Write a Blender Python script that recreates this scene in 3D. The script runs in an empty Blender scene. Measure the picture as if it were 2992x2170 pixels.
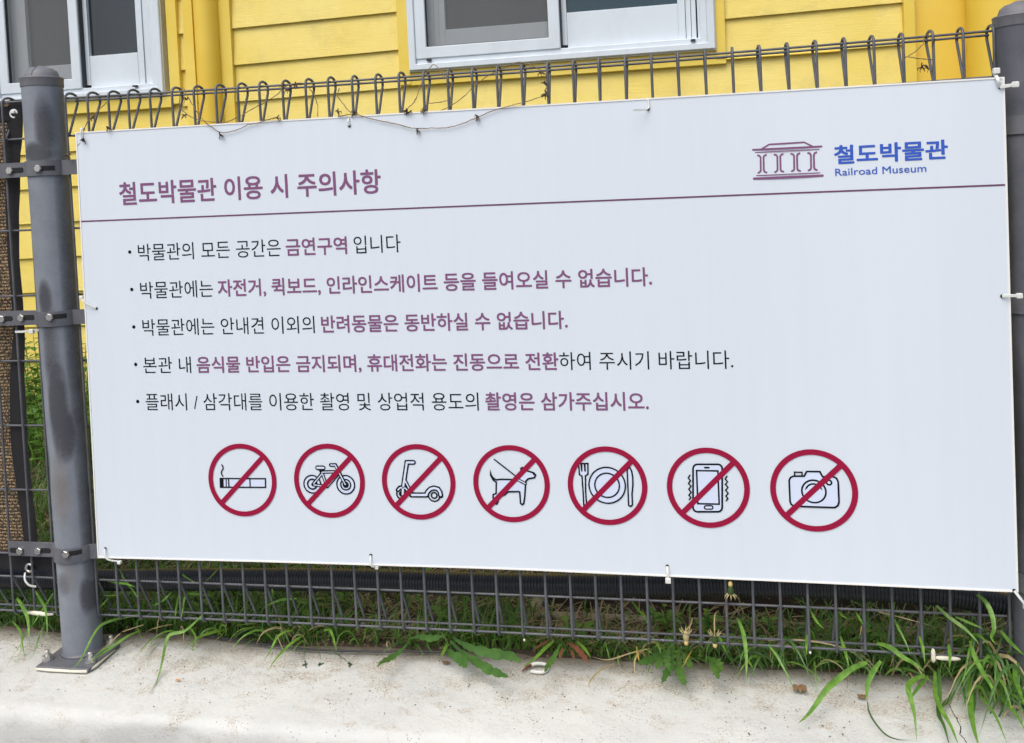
import bpy, bmesh, math, random
from mathutils import Vector, Matrix
from math import sin, cos, pi, radians
random.seed(11)
C = bpy.context
SC = C.scene
COL = SC.collection

# ------------------------------------------------------------ camera, sky, sun, exposure
cd = bpy.data.cameras.new('camera')
cam = bpy.data.objects.new('camera', cd)
COL.objects.link(cam)
SC.camera = cam
cd.sensor_width = 36.0
cd.lens = 36.0 * 2656.45 / 2992.0
cd.shift_y = -(1085 - 642.32) / 2992.0
cd.clip_start = .02
cd.clip_end = 500
yaw, pit, rol = .1912, -.0344, .0465
M = Matrix.Rotation(yaw, 3, 'Z') @ Matrix.Rotation(pit, 3, 'X') @ Matrix.Rotation(rol, 3, 'Y')
cam.matrix_world = Matrix.Translation((1.3046, -1.7545, .982)) @ (M @ Matrix(((1, 0, 0), (0, 0, -1), (0, 1, 0)))).to_4x4()

world = bpy.data.worlds.new('World')
SC.world = world
world.use_nodes = True
wn = world.node_tree.nodes
SUN_EL, SUN_AZ = radians(58), radians(200)     # azimuth measured clockwise from +Y
sky = wn.new('ShaderNodeTexSky')
sky.sky_type = 'NISHITA'
sky.sun_disc = False
sky.sun_elevation = SUN_EL
sky.sun_rotation = SUN_AZ
sky.air_density = 1.0
sky.dust_density = 4.5
sky.ozone_density = 1.0
world.node_tree.links.new(sky.outputs[0], wn['Background'].inputs[0])
wn['Background'].inputs[1].default_value = .13
sl = bpy.data.lights.new('sun', 'SUN')
sl.energy = 1.1
sl.angle = radians(55)
sl.color = (1, .985, .96)
so = bpy.data.objects.new('sun', sl)
COL.objects.link(so)
dv = Vector((sin(SUN_AZ) * cos(SUN_EL), cos(SUN_AZ) * cos(SUN_EL), sin(SUN_EL)))
so.rotation_euler = (-dv).to_track_quat('-Z', 'Y').to_euler()
SC.view_settings.view_transform = 'Standard'
SC.view_settings.look = 'None'
SC.view_settings.gamma = 1
SC.view_settings.exposure = 0.49
SC.view_settings.use_curve_mapping = False

TEXT=[[0.9848, 0.04883, [["철도박물관 이용 시 주의사항", "B", 0.12252, 0.70478]]], [0.86547, 0.03616, [["박물관의 모든 공간은", "L", 0.15826, 0.48216], ["금연구역", "P", 0.49329, 0.62587], ["입니다", "L", 0.64032, 0.73915]]], [0.78516, 0.03607, [["박물관에는", "L", 0.15812, 0.32594], ["자전거, 퀵보드, 인라인스케이트 등을 들여오실 수 없습니다.", "P", 0.33697, 1.23298]]], [0.70591, 0.03567, [["박물관에는 안내견 이외의", "L", 0.15808, 0.54702], ["반려동물은 동반하실 수 없습니다.", "P", 0.56152, 1.06827]]], [0.62551, 0.03515, [["본관 내", "L", 0.15436, 0.26551], ["음식물 반입은 금지되며, 휴대전화는 진동으로 전환", "P", 0.27843, 1.04698], ["하여 주시기 바랍니다.", "L", 1.04832, 1.37743]]], [0.54628, 0.0362, [["플래시 / 삼각대를 이용한 촬영 및 상업적 용도의", "L", 0.1548, 0.88357], ["촬영은 삼가주십시오.", "P", 0.89726, 1.21732]]], [0.99841, 0.03436, [["철도박물관", "K", 1.56816, 1.75448]]], [0.97793, 0.01287, [["Railroad Museum", "R", 1.56906, 1.71914]]]]
BULLETS=[[0.13886, 0.88568], [0.13823, 0.80575], [0.13767, 0.72551], [0.13679, 0.64519], [0.1362, 0.56528]]
DIVIDER=[[0.02549, 0.95474], [1.84221, 0.94909]]
ICON=[["S", 12, False, [[1.42749, 1.03295], [1.54728, 1.03236]]], ["S", 10, False, [[1.44202, 1.03319], [1.45655, 1.04132], [1.51787, 1.04169], [1.5322, 1.03324]]], ["S", 6, False, [[1.43115, 1.02795], [1.54364, 1.02745]]], ["S", 11, False, [[1.43579, 1.02228], [1.43897, 1.02107], [1.44048, 1.01828], [1.44002, 0.99432], [1.43873, 0.99188], [1.43543, 0.98996]]], ["S", 11, False, [[1.45027, 1.02254], [1.44701, 1.02105], [1.4457, 1.018], [1.44545, 0.99405], [1.44676, 0.99148], [1.45012, 0.99006]]], ["S", 11, False, [[1.46546, 1.02213], [1.46861, 1.02093], [1.47011, 1.01815], [1.46967, 0.99429], [1.46839, 0.99186], [1.46513, 0.98995]]], ["S", 11, False, [[1.4798, 1.02239], [1.47657, 1.02091], [1.47527, 1.01787], [1.47504, 0.99402], [1.47634, 0.99146], [1.47967, 0.99005]]], ["S", 11, False, [[1.49482, 1.02197], [1.49793, 1.02077], [1.49941, 1.018], [1.499, 0.99426], [1.49773, 0.99184], [1.49451, 0.98993]]], ["S", 11, False, [[1.50899, 1.02222], [1.5058, 1.02075], [1.50452, 1.01772], [1.5043, 0.99399], [1.50559, 0.99144], [1.50888, 0.99004]]], ["S", 11, False, [[1.52404, 1.022], [1.52712, 1.0208], [1.52858, 1.01804], [1.52818, 0.99442], [1.52694, 0.99201], [1.52375, 0.99011]]], ["S", 11, False, [[1.53804, 1.02224], [1.53489, 1.02077], [1.53363, 1.01776], [1.53343, 0.99415], [1.5347, 0.99162], [1.53796, 0.99022]]], ["S", 6, False, [[1.43122, 0.98515], [1.54359, 0.9848]]], ["S", 15, False, [[1.42739, 0.97969], [1.54729, 0.97949]]]]
PICTO=[[["F", [[0.31678, 0.40244], [0.42071, 0.40352], [0.41979, 0.38398], [0.31631, 0.38246]]], ["S", 10, True, [[0.31751, 0.40173], [0.41991, 0.4028], [0.41933, 0.38468], [0.31713, 0.3832]]], ["B", [[0.31751, 0.40173], [0.32526, 0.40185], [0.32463, 0.38332], [0.31713, 0.3832]]], ["S", 8, False, [[0.3312, 0.40194], [0.33057, 0.38342]]], ["S", 10, False, [[0.33687, 0.40202], [0.3365, 0.38352]]], ["S", 9, False, [[0.38509, 0.40275], [0.38474, 0.38434]]], ["S", 9, False, [[0.3232, 0.43089], [0.32577, 0.4266], [0.32551, 0.42228], [0.32215, 0.41815], [0.32082, 0.41332], [0.32214, 0.40974], [0.32403, 0.40688]]]], [["C", [0.52359, 0.39305], 0.01839, 10, 1], ["C", [0.52359, 0.39305], 0.01016, 12, 2], ["C", [0.59622, 0.39306], 0.01914, 10, 1], ["C", [0.59622, 0.39306], 0.01077, 10, 2], ["C", [0.59622, 0.39306], 0.00527, 10, 2], ["S", 24, False, [[0.5248, 0.3926], [0.54726, 0.41764]]], ["S", 24, False, [[0.54733, 0.41882], [0.57814, 0.41994]]], ["S", 24, False, [[0.52476, 0.39189], [0.55597, 0.38864]]], ["S", 24, False, [[0.54542, 0.41997], [0.55546, 0.3884]]], ["S", 24, False, [[0.556, 0.38911], [0.58287, 0.41696]]], ["S", 26, False, [[0.5659, 0.43361], [0.57622, 0.43373], [0.5793, 0.42745], [0.59619, 0.39259]]], ["S", 24, False, [[0.54272, 0.42463], [0.54589, 0.41527]]], ["W", 7, False, [[0.52611, 0.3938], [0.54719, 0.41647]]], ["W", 7, False, [[0.54731, 0.41858], [0.57739, 0.4197]]], ["W", 7, False, [[0.52649, 0.39168], [0.55549, 0.38887]]], ["W", 7, False, [[0.54585, 0.4188], [0.55504, 0.38956]]], ["W", 7, False, [[0.55652, 0.38959], [0.58158, 0.41577]]], ["W", 8, False, [[0.56639, 0.43361], [0.57573, 0.43373], [0.57878, 0.42698], [0.59551, 0.39351]]], ["S", 34, False, [[0.53695, 0.42738], [0.5493, 0.42754]]], ["W", 14, False, [[0.53645, 0.42737], [0.55029, 0.42755]]]], [["C", [0.71482, 0.37604], 0.01034, 11, 2], ["C", [0.71482, 0.37604], 0.00423, 11, 2], ["C", [0.78296, 0.37453], 0.01209, 10, 2], ["C", [0.78296, 0.37453], 0.00581, 10, 2], ["S", 34, False, [[0.7432, 0.44106], [0.72919, 0.4409], [0.71829, 0.38766], [0.71714, 0.37492]]], ["S", 26, False, [[0.72385, 0.40277], [0.73525, 0.37987]]], ["S", 30, False, [[0.70688, 0.38399], [0.71119, 0.38869], [0.71796, 0.39043], [0.72497, 0.38777], [0.72895, 0.38207]]], ["S", 36, False, [[0.73497, 0.37456], [0.7665, 0.37514], [0.76966, 0.38164], [0.77586, 0.3875], [0.78374, 0.3897], [0.79161, 0.38754], [0.79554, 0.38164], [0.79656, 0.37409]]], ["W", 14, False, [[0.7432, 0.44106], [0.72919, 0.4409], [0.71829, 0.38766], [0.71714, 0.37492]]], ["W", 8, False, [[0.72385, 0.40277], [0.73525, 0.37987]]], ["W", 9, False, [[0.70762, 0.38447], [0.71164, 0.38824], [0.71794, 0.38996], [0.72446, 0.3873], [0.72827, 0.38275]]], ["W", 15, False, [[0.73664, 0.37459], [0.7665, 0.37514], [0.76966, 0.38164], [0.77586, 0.3875], [0.78374, 0.3897], [0.79161, 0.38754], [0.79554, 0.38164], [0.79641, 0.3757]]]], [["F", [[0.90095, 0.42591], [0.90275, 0.41575], [0.90708, 0.4106], [0.91268, 0.40797], [0.92074, 0.40922], [0.94694, 0.40917], [0.96332, 0.42], [0.96271, 0.43124], [0.96576, 0.43353], [0.96888, 0.43244], [0.97494, 0.4269], [0.98829, 0.42304], [0.99147, 0.41883], [0.98898, 0.41363], [0.97647, 0.41119], [0.97174, 0.40662], [0.97024, 0.39873], [0.96805, 0.37617], [0.9651, 0.36146], [0.96161, 0.35936], [0.95881, 0.36246], [0.95826, 0.38456], [0.95603, 0.38542], [0.93485, 0.38459], [0.92842, 0.37882], [0.91557, 0.37292], [0.9133, 0.36381], [0.91082, 0.35968], [0.90626, 0.36026], [0.904, 0.37043], [0.90438, 0.37838], [0.91046, 0.38075], [0.912, 0.40343], [0.90581, 0.40786], [0.9012, 0.41686]]], ["S", 11, True, [[0.90095, 0.42591], [0.90275, 0.41575], [0.90708, 0.4106], [0.91268, 0.40797], [0.92074, 0.40922], [0.94694, 0.40917], [0.96332, 0.42], [0.96271, 0.43124], [0.96576, 0.43353], [0.96888, 0.43244], [0.97494, 0.4269], [0.98829, 0.42304], [0.99147, 0.41883], [0.98898, 0.41363], [0.97647, 0.41119], [0.97174, 0.40662], [0.97024, 0.39873], [0.96805, 0.37617], [0.9651, 0.36146], [0.96161, 0.35936], [0.95881, 0.36246], [0.95826, 0.38456], [0.95603, 0.38542], [0.93485, 0.38459], [0.92842, 0.37882], [0.91557, 0.37292], [0.9133, 0.36381], [0.91082, 0.35968], [0.90626, 0.36026], [0.904, 0.37043], [0.90438, 0.37838], [0.91046, 0.38075], [0.912, 0.40343], [0.90581, 0.40786], [0.9012, 0.41686]]], ["S", 9, False, [[0.91009, 0.4491], [0.95836, 0.41092]]], ["S", 22, False, [[0.95557, 0.4093], [0.97014, 0.40142]]], ["W", 8, False, [[0.95645, 0.40887], [0.96971, 0.40187]]], ["B", [[0.98506, 0.42143], [0.98871, 0.42238], [0.99124, 0.41882], [0.98848, 0.41744]]]], [["F", [[1.07747, 0.44272], [1.09555, 0.44294], [1.09463, 0.42185], [1.08963, 0.41845], [1.08871, 0.38733], [1.08936, 0.36177], [1.08401, 0.36054], [1.08385, 0.38725], [1.083, 0.41791], [1.07805, 0.42095]]], ["S", 10, True, [[1.07747, 0.44272], [1.09555, 0.44294], [1.09463, 0.42185], [1.08963, 0.41845], [1.08871, 0.38733], [1.08936, 0.36177], [1.08401, 0.36054], [1.08385, 0.38725], [1.083, 0.41791], [1.07805, 0.42095]]], ["B", [[1.08051, 0.44165], [1.08493, 0.4417], [1.08429, 0.42726], [1.08162, 0.42678]]], ["B", [[1.08713, 0.44173], [1.0911, 0.44177], [1.09089, 0.42691], [1.08782, 0.42731]]], ["C", [1.13098, 0.4007], 0.03514, 10, 1], ["C", [1.13098, 0.4007], 0.02373, 10, 1], ["F", [[1.171, 0.43173], [1.1756, 0.43839], [1.18088, 0.41978], [1.18058, 0.40218], [1.17793, 0.38012], [1.17849, 0.3625], [1.1745, 0.36021], [1.17091, 0.36234], [1.17056, 0.37998]]], ["S", 10, True, [[1.171, 0.43173], [1.17556, 0.43729], [1.17952, 0.42855], [1.18079, 0.41758], [1.18058, 0.40218], [1.17811, 0.38453], [1.17811, 0.3636], [1.1745, 0.36021], [1.17091, 0.36234], [1.17093, 0.3888]]]], [["F", [[1.34225, 0.44414], [1.34597, 0.44314], [1.3486, 0.44033], [1.34946, 0.43646], [1.34664, 0.36144], [1.34549, 0.35752], [1.34263, 0.35461], [1.33883, 0.35348], [1.29999, 0.35262], [1.29623, 0.35359], [1.29356, 0.3564], [1.2927, 0.3603], [1.29563, 0.43576], [1.2968, 0.43968], [1.29969, 0.44258], [1.30351, 0.44367]]], ["S", 12, True, [[1.34225, 0.44414], [1.34597, 0.44314], [1.3486, 0.44033], [1.34946, 0.43646], [1.34664, 0.36144], [1.34549, 0.35752], [1.34263, 0.35461], [1.33883, 0.35348], [1.29999, 0.35262], [1.29623, 0.35359], [1.29356, 0.3564], [1.2927, 0.3603], [1.29563, 0.43576], [1.2968, 0.43968], [1.29969, 0.44258], [1.30351, 0.44367]]], ["S", 11, True, [[1.302, 0.43173], [1.34136, 0.4316], [1.34147, 0.36804], [1.30185, 0.3681]]], ["S", 12, False, [[1.31755, 0.43756], [1.32488, 0.43765]]], ["S", 9, True, [[1.32671, 0.36471], [1.32816, 0.36433], [1.32919, 0.36324], [1.32953, 0.36173], [1.32951, 0.36129], [1.32906, 0.35977], [1.32794, 0.35863], [1.32646, 0.35819], [1.3166, 0.35798], [1.31514, 0.35836], [1.31411, 0.35945], [1.31377, 0.36096], [1.31379, 0.3614], [1.31424, 0.36293], [1.31536, 0.36406], [1.31685, 0.3645]]], ["S", 9, False, [[1.28922, 0.42265], [1.28585, 0.41738], [1.28987, 0.41223], [1.28586, 0.40695], [1.29029, 0.40137], [1.28584, 0.39564], [1.29027, 0.39006], [1.28582, 0.38432], [1.28944, 0.3796], [1.28591, 0.37562]]], ["S", 9, False, [[1.35764, 0.42169], [1.35433, 0.41646], [1.3583, 0.41135], [1.35436, 0.40611], [1.35873, 0.40057], [1.35435, 0.39488], [1.35872, 0.38935], [1.35435, 0.38365], [1.35792, 0.37897], [1.35444, 0.37501]]]], [["F", [[1.47817, 0.42461], [1.49715, 0.42536], [1.50182, 0.43423], [1.52476, 0.43501], [1.52917, 0.42573], [1.54739, 0.42662], [1.55315, 0.42418], [1.55586, 0.41803], [1.55621, 0.38028], [1.55405, 0.37342], [1.54847, 0.3693], [1.47824, 0.36806], [1.47232, 0.3712], [1.47051, 0.37688], [1.47025, 0.41624], [1.47265, 0.42165]]], ["S", 11, True, [[1.47817, 0.42461], [1.49715, 0.42536], [1.50182, 0.43423], [1.52476, 0.43501], [1.52917, 0.42573], [1.54739, 0.42662], [1.55315, 0.42418], [1.55586, 0.41803], [1.55621, 0.38028], [1.55405, 0.37342], [1.54847, 0.3693], [1.47824, 0.36806], [1.47232, 0.3712], [1.47051, 0.37688], [1.47025, 0.41624], [1.47265, 0.42165]]], ["S", 9, True, [[1.48023, 0.43233], [1.49341, 0.43241], [1.49338, 0.42563], [1.48039, 0.42512]]], ["C", [1.51308, 0.39752], 0.02106, 11, 1], ["C", [1.51308, 0.39752], 0.01391, 11, 1], ["C", [1.54019, 0.41533], 0.00427, 11, 2]]]
RINGS=[[0.36779, 0.39931], [0.56095, 0.40087], [0.75149, 0.40152], [0.94199, 0.40091], [1.13122, 0.39998], [1.32184, 0.39924], [1.51247, 0.39935]]
VINES=[[[[0.2873, -0.02, 1.224], [0.294, -0.02, 1.2096], [0.3055, -0.02, 1.1878], [0.3194, -0.02, 1.1659], [0.336, -0.02, 1.1463], [0.3628, -0.02, 1.1273], [0.3803, -0.02, 1.1251], [0.4084, -0.02, 1.1304], [0.4289, -0.02, 1.1385], [0.4455, -0.02, 1.1398], [0.4706, -0.02, 1.1452], [0.4907, -0.02, 1.1498]], [[0.2946, -0.02, 1.199], [0.3644, -0.02, 1.1213], [0.4918, -0.02, 1.1485]]], [[[0.1045, -0.015, 1.2045], [0.0819, -0.015, 1.1868], [0.059, -0.015, 1.1678], [0.0483, -0.015, 1.1492], [0.0442, -0.015, 1.1302], [0.0282, -0.015, 1.1142]], [[0.076, -0.02, 1.1748], [0.0496, -0.02, 1.1272]]], [[[0.2675, 0.004, 1.2207], [0.2629, 0.004, 1.1901], [0.2749, 0.004, 1.1728], [0.3024, 0.004, 1.1569], [0.3407, 0.004, 1.1498], [0.3689, 0.004, 1.1493], [0.4054, 0.004, 1.1624], [0.4356, 0.004, 1.1757], [0.4511, 0.004, 1.1818], [0.4821, 0.004, 1.1972], [0.5005, 0.004, 1.2123]], [[0.2861, -0.02, 1.1656], [0.5091, -0.02, 1.2115], [0.5349, -0.02, 1.2132], [0.1096, -0.02, 1.1501]]], [[[0.5005, 0.004, 1.2123], [0.5244, 0.004, 1.2176], [0.5453, 0.004, 1.2162], [0.5614, 0.004, 1.1967], [0.571, 0.004, 1.1707], [0.5697, 0.004, 1.1478]], [[0.5161, -0.02, 1.2042]]], [[[0.6242, -0.02, 1.1428], [0.6531, -0.02, 1.1456], [0.6696, -0.02, 1.1428], [0.6928, -0.02, 1.1342], [0.7347, -0.02, 1.1238], [0.7577, -0.02, 1.1164], [0.7807, -0.02, 1.1104], [0.8084, -0.02, 1.109], [0.8475, -0.02, 1.1078], [0.8729, -0.02, 1.1123], [0.9098, -0.02, 1.1233], [0.9373, -0.02, 1.1337], [0.9794, -0.02, 1.1431], [0.9794, -0.02, 1.1431], [1.0085, -0.02, 1.1489], [1.0397, -0.02, 1.1566]], [[0.6579, -0.02, 1.1475], [0.7863, -0.02, 1.1063], [0.911, -0.02, 1.1254], [1.0442, -0.02, 1.1574]]], [[[0.6204, 0.004, 1.202], [0.6148, 0.004, 1.1886], [0.6214, 0.004, 1.1767], [0.6395, 0.004, 1.1538], [0.6502, 0.004, 1.1498]], [[0.6235, -0.02, 1.153]]], [[[0.7443, 0.004, 1.1428], [0.7614, 0.004, 1.152], [0.7762, 0.004, 1.1646], [0.784, 0.004, 1.1799], [0.7972, 0.004, 1.2082], [0.8124, 0.004, 1.2296], [0.822, 0.004, 1.2356], [0.833, 0.004, 1.2237], [0.846, 0.004, 1.2049], [0.8524, 0.004, 1.1933], [0.8469, 0.004, 1.1758], [0.853, 0.004, 1.1597], [0.8486, 0.004, 1.1421]], [[0.7675, -0.02, 1.1475], [0.7707, -0.02, 1.1417], [0.8033, -0.02, 1.1442]]], [[[0.8201, 0.002, 1.1414], [0.846, 0.002, 1.1488], [0.877, 0.002, 1.1669], [0.908, 0.002, 1.1916], [0.9362, 0.002, 1.2085], [0.979, 0.002, 1.2242], [0.9926, 0.002, 1.2276], [1.0103, 0.002, 1.223], [1.0278, 0.002, 1.2141], [1.0449, 0.002, 1.1998], [1.0487, 0.002, 1.1864], [1.0436, 0.002, 1.1715], [1.0453, 0.002, 1.1604]], [[1.037, -0.02, 1.2022], [1.0441, -0.02, 1.1812], [1.0465, -0.02, 1.1605]]], [[[0.8047, 0.002, 1.1604], [0.828, 0.002, 1.16], [0.8491, 0.002, 1.1631]], []], [[[1.6983, 0.004, 1.1843], [1.71, 0.004, 1.1896], [1.7217, 0.004, 1.1979], [1.7325, 0.004, 1.2082], [1.7338, 0.004, 1.2192], [1.7416, 0.004, 1.2247]], []], [[[1.7061, 0.004, 1.1868], [1.7175, 0.004, 1.1836], [1.7327, 0.004, 1.1808], [1.7422, 0.004, 1.1801], [1.7487, 0.004, 1.1756], [1.7475, 0.004, 1.1676], [1.7444, 0.004, 1.1557]], [[1.7231, -0.02, 1.1644], [1.7321, -0.02, 1.1638], [1.7436, -0.02, 1.2068]]], [[[0.0065, -0.02, 1.1007], [0.0141, -0.02, 1.093], [0.0109, -0.02, 1.086]], [[0.009, -0.02, 1.0969]]]]
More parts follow.
